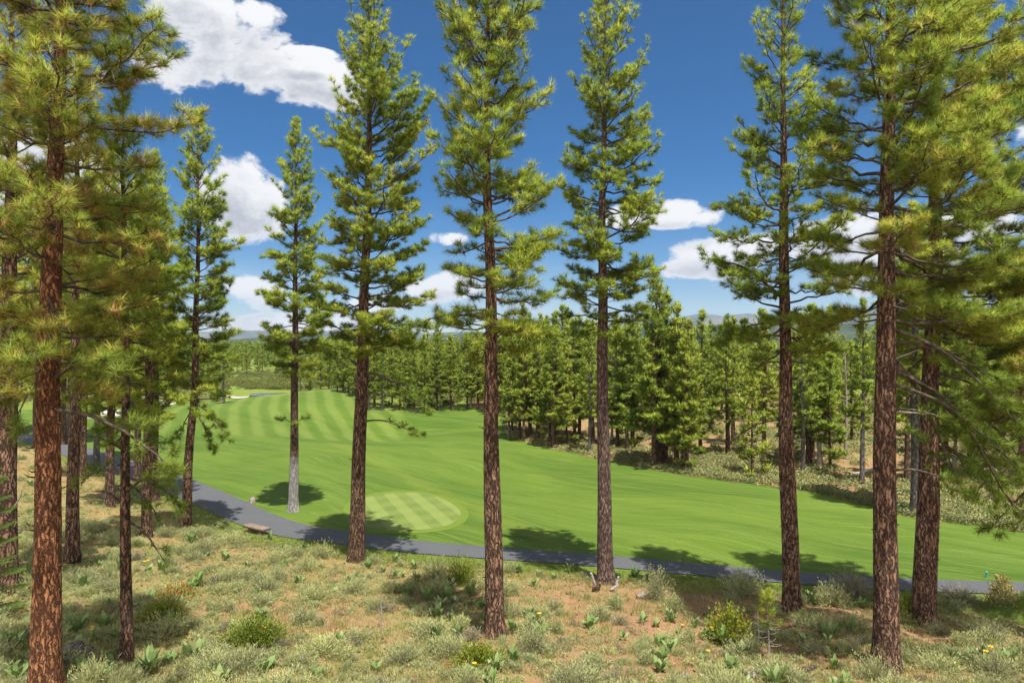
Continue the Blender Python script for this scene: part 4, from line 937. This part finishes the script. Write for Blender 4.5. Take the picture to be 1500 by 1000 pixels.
# label the scattered plants by the nearest trunk
def side(x, y, a, b):
    dx, dy = x-a, y-b
    return ('right of' if dx > 0 else 'left of') if abs(dx) > abs(dy)*1.0 else ('behind' if dy > 0 else 'in front of')
KW = {'sage': ('grey-green sagebrush', 'sagebrush', 'sagebrush bushes on the dry slope'), 'broad': ('broad-leaved green plant', 'plant', 'broad-leaved plants on the dry slope'), 'grey': ('twiggy grey dry shrub', 'shrub', 'dry grey shrubs on the slope')}
cells = {}
for it in SCAT:
    o, x, y, k = it; n = int(np.argmin(np.hypot(TR[:, 0]-x, TR[:, 1]-y))); fl = 'flowers' in o.keys()
    cells.setdefault((k, fl, n, side(x, y, *TR[n])), []).append((float(np.hypot(TR[n, 0]-x, TR[n, 1]-y)), it))
for (k, fl, n, sd_), L in cells.items():
    L.sort(key=lambda q: q[0]); ph = LAND[n][0]; w1 = 'yellow-flowered plant' if fl else KW[k][0]
    for i, (dd, (o, x, y, _)) in enumerate(L):
        rk = 'nearest' if i == 0 else (ORD[i] if i < 20 else f'outermost ({i+1}th)')
        tag(o, f'{rk} {w1} {sd_} the {ph}', KW[k][1], KW[k][2])

# grass tufts over the slope, and the sage thickets under the wood: nobody could count them
def grass():
    rng = np.random.default_rng(12); n = 66000
    y = 10.5+rng.uniform(0, 1, n)**1.25*48; u = rng.uniform(-60, 1560, n); x = (u-750)/FPX*y
    d = path_dist(x, y); k = d > 1.6; x, y = x[k], y[k]; z = height(x, y)
    dens = np.sin(x*1.3+2)*np.sin(y*1.1)+np.sin(x*0.5)*np.cos(y*0.45+1); k = rng.uniform(-1.6, 1.6, len(x)) < dens+0.8; x, y, z = x[k], y[k], z[k]
    m = 8; n = len(x); B = np.stack([x, y, z-0.01], 1)[:, None]+rng.normal(0, 0.05, (n, m, 3))*[1, 1, 0]
    D = unit(rng.normal(0, 0.45, (n, m, 3))+[0, 0, 1.1]); L = rng.uniform(0.05, 0.24, (n, m, 1)); W = unit(np.cross(D, rng.normal(size=(n, m, 3))))*0.007
    V = np.stack([B-W, B+W, B+D*L], 2).reshape(-1, 3)
    tt = np.clip(np.repeat(((rng.uniform(0, 0.75, (n, 1)))+rng.normal(0, 0.15, (n, m))).ravel(), 3), 0, 1)
    tag(mesh_np('dry_grass', V, np.arange(len(V)).reshape(-1, 3), DRYG, False, {'tint': tt}), 'dry and green grass blades over the slope', None, kind='stuff')
    # short green blades beside the path
    n = 26000; i = rng.integers(0, len(PATH)-1, n); f = rng.random(n)[:, None]; off = rng.uniform(0.95, 3.6, n)[:, None]
    p = PATH[i]*(1-f)+PATH[i+1]*f+N_[i]*off; k = (p[:, 1] < 60) & (p[:, 1] > 8); p = p[k]; z = height(p[:, 0], p[:, 1])
    m = 4; n = len(p); B = np.column_stack([p, z])[:, None]+rng.normal(0, 0.06, (n, m, 3))*[1, 1, 0]
    D = unit(rng.normal(0, 0.4, (n, m, 3))+[0, 0, 1]); L = rng.uniform(0.04, 0.13, (n, m, 1)); W = unit(np.cross(D, rng.normal(size=(n, m, 3))))*0.008
    V = np.stack([B-W, B+W, B+D*L], 2).reshape(-1, 3)
    tag(mesh_np('path_side_grass', V, np.arange(len(V)).reshape(-1, 3), DRYG, False, {'tint': np.clip(np.repeat(rng.normal(0.12, 0.12, n*m), 3), 0, 1)}), 'green grass fringe along the cart path', None, kind='stuff')
grass()
def low_scrub():
    rng = np.random.default_rng(31); B = []
    while len(B) < 1600:
        y = rng.uniform(10.5, 50); u = rng.uniform(-60, 1560); x = (u-750)/FPX*y; d = float(path_dist(np.array([x]), np.array([y]))[0])
        if d < 1.8: continue
        z = hz(x, y); v = 500+(EYE-z)/y*FPX
        if v > 1030 or rng.random() > (veg(u, v)-0.1)*min(1, 22/y)*(1.0 if v > 940 or u < 560 else 0.35): continue
        B.append((x, y, z))
    B = np.array(B); n = len(B); m = 24; a = rng.uniform(0, 6.283, (n, m)); rr = rng.uniform(0, 1, (n, m))**0.6; R_ = rng.uniform(0.12, 0.38, (n, 1))
    C_ = np.stack([B[:, :1]+np.cos(a)*rr*R_, B[:, 1:2]+np.sin(a)*rr*R_, B[:, 2:]+R_*0.5*(1-rr**2)*rng.uniform(0.3, 1, (n, m))+0.03], -1).reshape(-1, 3)
    A = unit(np.stack([np.cos(a)*rr*0.6, np.sin(a)*rr*0.6, np.full((n, m), 1.0)], -1)).reshape(-1, 3)
    V, F, tt, _ = needle_mesh(C_, A, np.full(len(C_), 0.10), 8, rng, 0.013, up=0.4, tint=np.repeat(np.clip(rng.normal(0.62, 0.2, n), 0, 1), m))
    tag(mesh_np('low_scrub', V, F, SAGE, False, {'tint': np.clip(tt, 0, 1)}), 'low grey-green scrub seedlings between the sagebrush', None, kind='stuff')
low_scrub()
def litter():
    rng = np.random.default_rng(51); G = Geo()
    for i in range(1500):
        y = rng.uniform(10.5, 32); u = rng.uniform(-40, 1540); x = (u-750)/FPX*y; z = hz(x, y); a = rng.uniform(0, 6.28); L = rng.uniform(0.08, 0.45)
        if float(path_dist(np.array([x]), np.array([y]))[0]) < 1.6: continue
        d = np.array([math.cos(a), math.sin(a), 0]); m_ = np.array([x, y, z+0.03]); q = rng.uniform(0.004, 0.012)
        if rng.random() < 0.45: G.add(*tube([m_-d*0.04, m_-d*0.015, m_+d*0.02, m_+d*0.045], [0.010, 0.033, 0.028, 0.006], 6), 0.5)      # a fallen cone
        else: G.add(*tube([m_-d*L*0.5, m_+rng.normal(0, 0.02, 3)*[1, 1, 0.5], m_+d*L*0.5], [q, q*0.8, q*0.4], 4), 0.5)
    tag(G.build('forest_litter', TWIG, None), 'fallen cones and twigs over the slope', None, kind='stuff')
litter()
def thicket(name, label, n, ulo, uhi, ylo, yhi, seed, mat, rmul=1.0, t0=0.5):
    rng = np.random.default_rng(seed); P = []; S = []; Tn = []
    u = rng.uniform(ulo, uhi, n*3); f = rng.uniform(0, 1, n*3)**1.5
    y0 = np.array([ylo(a) for a in u]); y = y0+(yhi-y0)*f; x = (u-750)/FPX*y
    k = (np.sin(x*0.31+seed)*np.sin(y*0.27)+np.sin(x*0.9)*np.sin(y*0.8)*0.5+rng.uniform(-0.7, 1.0, len(x))) > 0.0
    x, y = x[k][:n], y[k][:n]; z = height(x, y); n = len(x)
    m = 26; az_ = rng.uniform(0, 6.283, (n, m)); rr = rng.uniform(0.1, 1, (n, m))**0.6; R_ = rng.uniform(0.35, 0.8, (n, 1))*rmul
    C_ = np.stack([x[:, None]+np.cos(az_)*rr*R_, y[:, None]+np.sin(az_)*rr*R_, z[:, None]+R_*0.75*(1-rr**2)*rng.uniform(0.5, 1, (n, m))+0.05], -1).reshape(-1, 3)
    A = unit(np.stack([np.cos(az_)*rr, np.sin(az_)*rr, np.full((n, m), 0.9)], -1)).reshape(-1, 3)
    V, F, tt, _ = needle_mesh(C_, A, np.full(len(C_), 0.14*rmul), 8, rng, 0.042*rmul, tint=np.repeat(np.clip(rng.normal(t0, 0.16, n), 0, 1), m))
    tag(mesh_np(name, V, F, mat, False, {'tint': np.clip(tt, 0, 1)}, None, None, LASTN), label, None, kind='stuff')
thicket('sage_undergrowth', 'sage and low green growth under the wood beyond the fairway', 4200, 735, 1620, behind(0.2), 120, 21, SAGE, 0.9, 0.8)
thicket('leafy_undergrowth', 'low leafy plants along the wood edge at right', 1900, 900, 1620, behind(0.1), 90, 22, BROAD, 0.7, 0.85)
thicket('marsh_growth', 'grassy and bushy growth around the pond', 3600, 250, 740, lambda u: 142 if u < 440 else behind(3)(u), 235, 23, DRYG, 1.5, 0.2)
thicket('left_undergrowth', 'low sage growth beyond the far left of the fairway', 1500, -100, 330, lambda u: 112, 200, 24, SAGE, 1.2, 0.6)

# ------------------------------------------------------------------ small things
def rock(name, u, v, wpx, hpx, label, mat, seed, cat='rock', rough=0.35, flat=1.0):
    x, y, z = ground_at(u, v); k = y/FPX; rng = random.Random(seed); n = 22; m_ = 14; V = []
    for a in range(m_+1):
        ph = math.pi*a/m_
        for b_ in range(n):
            th = 2*math.pi*b_/n; d = Vector((math.sin(ph)*math.cos(th), math.sin(ph)*math.sin(th), math.cos(ph)))
            q = 1+rough*mn.noise(d*1.8+Vector((seed, 0, 0)))+rough*0.5*mn.noise(d*4.5+Vector((0, seed, 0)))+rough*0.6*abs(mn.noise(d*2.7+Vector((0, 0, seed))))
            V.append((d.x*q*wpx*k/2, d.y*q*wpx*k/2*flat, max(-0.12, d.z*q*hpx*k*0.62)+hpx*k*0.30))
    i = np.arange(m_)[:, None]*n; j = np.arange(n)[None]; kk = (j+1) % n
    F = np.stack([i+j, i+n+j, i+n+kk, i+kk], -1).reshape(-1, 4)
    return tag(mesh_np(name, V, F, mat, False, None, None, (x, y, z)), label, cat)
rock('boulder', 369, 737, 10, 9, 'brown pointed rock on the fairway grass left of the grey-footed pine', ROCKM, 3)
rock('rock', 751+0, 728+132, 9, 9, 'x', ROCKM, 5) if False else None
rock('rock', 188, 1000, 40, 22, 'pale rock in the weeds at the foot of the slender dark pine', ROCKM, 7) if False else None
rock('boulder', 112, 968, 40, 26, 'dark charred stump remnant at the foot of the massive reddish pine', CHAR, 9, 'stump', 0.6)
rock('boulder', 1100, 990, 18, 8, 'flat rock left of the sapling among the sage', ROCKM, 11)
rock('boulder', 1003, 992, 14, 7, 'small rock half hidden in sage near the bottom edge', ROCKM, 12)
def log(u0, v0, u1, v1, r, label, seed, name='log', mat=None, dy=0.0, zup=0.0):
    x, y, z = ground_at(u0, v0); k = y/FPX; rng = np.random.default_rng(seed)
    p0 = np.array([0, 0, r*0.8]); p1 = np.array([(u1-u0)*k, dy, (v0-v1)*k+r*0.8]); n = 9; ss = np.linspace(0, 1, n)[:, None]
    pts = p0+(p1-p0)*ss+rng.normal(0, r*0.12, (n, 3)); V, F = tube(pts, r*(1-0.35*ss[:, 0])*rng.uniform(0.85, 1.1, n), 9)
    m_ = len(V); V = np.vstack([V, pts[0], pts[-1]]); caps = [[(q+1) % 9, q, m_] for q in range(9)]+[[m_-9+q, m_-9+(q+1) % 9, m_+1] for q in range(9)]
    return tag(mesh_np(name, V, [F, np.array(caps)], mat or DEADW, True, None, None, (x, y, z)), label, 'dead wood', 'dead wood lying near the pinkish pine')
log(872, 860, 866, 841, 0.07, 'upright pale splinter of dead wood left of the pinkish pine', 1, 'wood_splinter')
log(872, 867, 880, 863, 0.13, 'short sawn log end lying left of the pinkish pine', 2, 'log', BARK['dark'], 0.35)
log(894, 866, 906, 859, 0.06, "grey weathered branch piece at the pinkish pine's foot", 3, 'dead_branch_piece', None, 0.1)
log(903, 858, 906, 846, 0.07, 'short grey stub standing just right of the pinkish pine', 4, 'wood_splinter')
log(934, 876, 952, 873, 0.08, 'larger pale chunk of rotten wood on bare soil right of the pinkish pine', 5, 'wood_chunk', None, 0.1)
log(940, 874, 947, 868, 0.07, 'small pale wood chunk resting on the rotten piece', 6, 'wood_chunk', None, 0.15)
log(1170, 986, 1200, 984, 0.08, 'brown broken log between wide-boughed pine and biggest right pine', 7, 'log', BARK['pink'], 0.2)
log(1240, 700, 1300, 690, 0.14, 'grey fallen log on the wood floor right of the wide-boughed pine', 8, 'log', None, 1.0)
def box(G, c, s, bev=0.02, rng=None):
    x, y, z = s[0]/2, s[1]/2, s[2]/2; b = min(bev, x*0.4, y*0.4, z*0.4); V = []; 
    for (zz, ins) in ((-z, b), (-z+b, 0), (z-b, 0), (z, b)):
        X, Y = x-ins, y-ins
        V += [(-X+b, -Y, zz), (X-b, -Y, zz), (X, -Y+b, zz), (X, Y-b, zz), (X-b, Y, zz), (-X+b, Y, zz), (-X, Y-b, zz), (-X, -Y+b, zz)]
    F = [[k*8+j, k*8+(j+1) % 8, k*8+8+(j+1) % 8, k*8+8+j] for k in range(3) for j in range(8)]
    T3 = [[0, j+1, j] for j in range(1, 7)]+[[24, 24+j, 24+j+1] for j in range(1, 7)]
    V = np.array(V)+np.array(c); n0 = G.n; G.add(V, np.array(F)); G.T.append(np.array(T3)+n0)
def bench():
    x0, y0, _ = ground_at(361, 777); x1, y1, _ = ground_at(391, 784); L = math.hypot(x1-x0, y1-y0); x, y = (x0+x1)/2, (y0+y1)/2; z = hz(x, y)
    root = tag(empty('stone_bench', (x, y, z)), 'low backless stone slab bench beside the curve of the cart path', 'bench'); root.rotation_euler = (0, 0, math.atan2(y1-y0, x1-x0))
    G = Geo(); box(G, (0, 0, 0.31), (L, 0.50, 0.13), 0.02); G.build('seat', STONE, root)
    for s in (-1, 1):
        G = Geo(); box(G, (s*L*0.24, 0, 0.10), (0.2, 0.30, 0.29), 0.02); G.build('leg', STONE, root)
bench()
def sapling(u, v, vt, label, seed, name='pine_sapling', dead=False, wpx=50):
    rng = np.random.default_rng(seed); x, y, z = ground_at(u, v); k = y/FPX; H = (v-vt)*k
    root = tag(empty(name, (x, y, z)), label, 'sapling'); ax = lambda q: (0.03*math.sin(q*3), 0.02*math.sin(q*2+1)); rad = lambda q: 0.035*(1-q/H*0.8)
    G = Geo(); zs = np.linspace(-0.05, H, 12); V, F = tube([(*ax(q), q) for q in zs], [max(0.006, rad(q)) for q in zs], 7); G.add(V, F)
    for q in range(14 if not dead else 9):
        z0 = rng.uniform(0.25, 0.62 if not dead else 0.95)*H; a = rng.uniform(0, 6.28) if q > 5 else (0 if q % 2 else math.pi)+rng.normal(0, 0.3); L = rng.uniform(0.15, 0.42)*(0.4 if dead else 1)
        p = np.array([*ax(z0), z0]); d = np.array([math.cos(a), math.sin(a), -0.05]); G.add(*tube([p, p+d*L*0.5+[0, 0, -0.03], p+d*L+[0, 0, 0.02]], [0.010, 0.006, 0.003], 4))
    G.build('trunk', DEADW, root, True)
    if not dead:
        w_, NV, NF, tt = grow(rng, H*0.52, H, lambda q, a: wpx*k*(1.0-0.8*(q/H-0.5)*2)*(0.6+0.4*math.sin(a*2)), ax, rad, 15, 0.18, 40, 0.008, 0.5, 0.4, whorl=0.22)
        w_.build('limbs', TWIG, root); mesh_np('crown', NV, NF, NEEDLE, False, {'tint': np.clip(tt+0.08, 0, 1)}, root, None, LASTN)
sapling(1125, 972, 868, 'young pine sapling with bare lower twigs left of the wide-boughed pine', 61, wpx=34)
sapling(1110, 950, 893, 'thin dead stem standing just left of the young pine sapling', 62, 'dead_sapling', True)
sapling(557, 920, 868, 'thin twiggy young tree on the slope below the leaning brown pine', 63, 'dead_sapling', True)
def fir(u, v, vt, wpx):
    rng = np.random.default_rng(71); x, y, z = ground_at(u, v); k = y/FPX; H = (v-vt)*k
    root = tag(empty('young_fir', (x, y, z)), 'bright green young fir with flat sprays at the left frame edge', 'sapling'); ax = lambda q: (0, 0)
    V, F = tube([(0, 0, -0.05), (0, 0, H)], [0.05, 0.008], 8); mesh_np('trunk', V, F, BARK['dark'], True, None, root)
    G = Geo(); P = []; A = []; N = 44
    for i in range(N):
        f = i/N; z0 = H*(0.08+0.9*f); a = i*2.4; f = min(1, round(f*9)/9+rng.normal(0, 0.012)); z0 = H*(0.08+0.9*f); L = wpx*k*max(0.02, 1-f)**0.7*rng.uniform(0.55, 1.15)+0.05; a += rng.normal(0, 0.5); d = np.array([math.cos(a), math.sin(a), rng.normal(0.05, 0.12)+0.4*f]); p = np.array([0, 0, z0]); G.add(*tube([p, p+d*L], [0.012, 0.003], 3))
        sdv = np.array([-math.sin(a), math.cos(a), 0])
        for s in np.arange(0.15, 1.0, 0.05):
            for sg in (-1, 1):
                l2 = (1-s)*L*0.55+0.05; e = p+d*L*s; td = unit(d*0.7+sdv*sg); 
                for q in np.arange(0.1, 1, 0.22): P.append(e+td*l2*q); A.append(td)
        P.append(p+d*L); A.append(d)
    G.build('limbs', TWIG, root)
    P = np.array(P); A = unit(np.array(A)); V, F, tt, _ = needle_mesh(P, A, np.full(len(P), 0.05), 11, rng, 0.006, up=0.1, spread=0.9, tint=np.full(len(P), 0.6)); mesh_np('crown', V, F, FIR, False, {'tint': np.clip(tt, 0, 1)}, root)
fir(-4, 905, 682, 44)
def marker():
    x, y, z = ground_at(1445, 846); root = tag(empty('yardage_marker', (x, y, z)), 'tiny blue-green marker post on the fairway by the right end of the path', 'marker')
    m, t = new_mat('marker_paint'); finish(t, (0.03, 0.22, 0.28), 0.5); G = Geo(); G.add(*tube([(0, 0, -0.05), (0, 0, 0.22)], [0.035, 0.03], 10)); G.build('post', m, root, True)
    G = Geo(); G.add(*tube([(0, 0, 0.22), (0, 0, 0.27), (0, 0, 0.29)], [0.05, 0.045, 0.01], 10)); G.build('cap', m, root, True)
marker()
def mound():
    x, y, z = ground_at(1578, 912); n = 40; th = np.linspace(0, 2*np.pi, n, endpoint=False); V = [(0, 0, 1.25)]; rows = 16
    for r in range(1, rows+1):
        f = r/rows
        for a in th:
            q = f*(1+0.08*math.sin(3*a)+0.05*math.sin(7*a)); px_, py_ = 2.9*q*math.cos(a), 2.3*q*math.sin(a)
            V.append((px_, py_, (hz(x+px_, y+py_)-z)-0.10+1.35*math.cos(min(1, f)*math.pi/2)**1.2+0.05*mn.noise(Vector((px_*2, py_*2, 0)))))
    F3 = [[0, 1+k, 1+(k+1) % n] for k in range(n)]; F4 = [[1+r*n+k, 1+(r+1)*n+k, 1+(r+1)*n+(k+1) % n, 1+r*n+(k+1) % n] for r in range(rows-1) for k in range(n)]
    tag(mesh_np('grass_mound', V, [np.array(F3), np.array(F4)], m_c, True, None, None, (x, y, z)), 'rounded grassy mound hiding the end of the path', None, kind='structure')
    rng = np.random.default_rng(8); Vv = np.array(V); i = rng.integers(0, len(V), 5200); B = Vv[i]+rng.normal(0, 0.12, (5200, 3))*[1, 1, 0.1]+np.array([x, y, z]); m = 4
    B = B[:, None]+rng.normal(0, 0.06, (5200, m, 3))*[1, 1, 0.2]; D = unit(rng.normal(0, 0.4, B.shape)+[0, 0, 1]); W = unit(np.cross(D, rng.normal(size=B.shape)))*0.008; T3 = B+D*rng.uniform(0.05, 0.16, (5200, m, 1))
    G3 = np.stack([B-W, B+W, T3], 2).reshape(-1, 3); tag(mesh_np('mound_grass', G3, np.arange(len(G3)).reshape(-1, 3), DRYG, False, {'tint': np.clip(rng.normal(0.15, 0.15, len(G3)), 0, 1)}), 'green grass blades on the mound', None, kind='stuff')
mound()
for pr in SAGES+GREYS+BROADS:
    if pr.name not in used2: bpy.data.objects.remove(pr)

# ------------------------------------------------------------------ the air: even, thin haze in one closed box
def haze():
    x0, x1, y0, y1, z0, z1 = -10500, 10500, -600, 8200, -46, 430
    V = np.array([(x, y, z) for z in (z0, z1) for y in (y0, y1) for x in (x0, x1)], float)
    F = np.array([[0, 2, 3, 1], [4, 5, 7, 6], [0, 1, 5, 4], [2, 6, 7, 3], [0, 4, 6, 2], [1, 3, 7, 5]])
    m = bpy.data.materials.new('thin_haze'); m.use_nodes = True; t = NT(m.node_tree)
    v = t.n('ShaderNodeVolumePrincipled', in_Density=0.00008, in_Anisotropy=0.3); v.inputs['Color'].default_value = (0.72, 0.84, 1.0, 1)
    o = t.n('ShaderNodeOutputMaterial'); t.t.links.new(v.outputs[0], o.inputs['Volume'])
    tag(mesh_np('haze', V, F, m), 'thin blue haze over the far hills', None, kind='stuff')
if HAZE: haze()
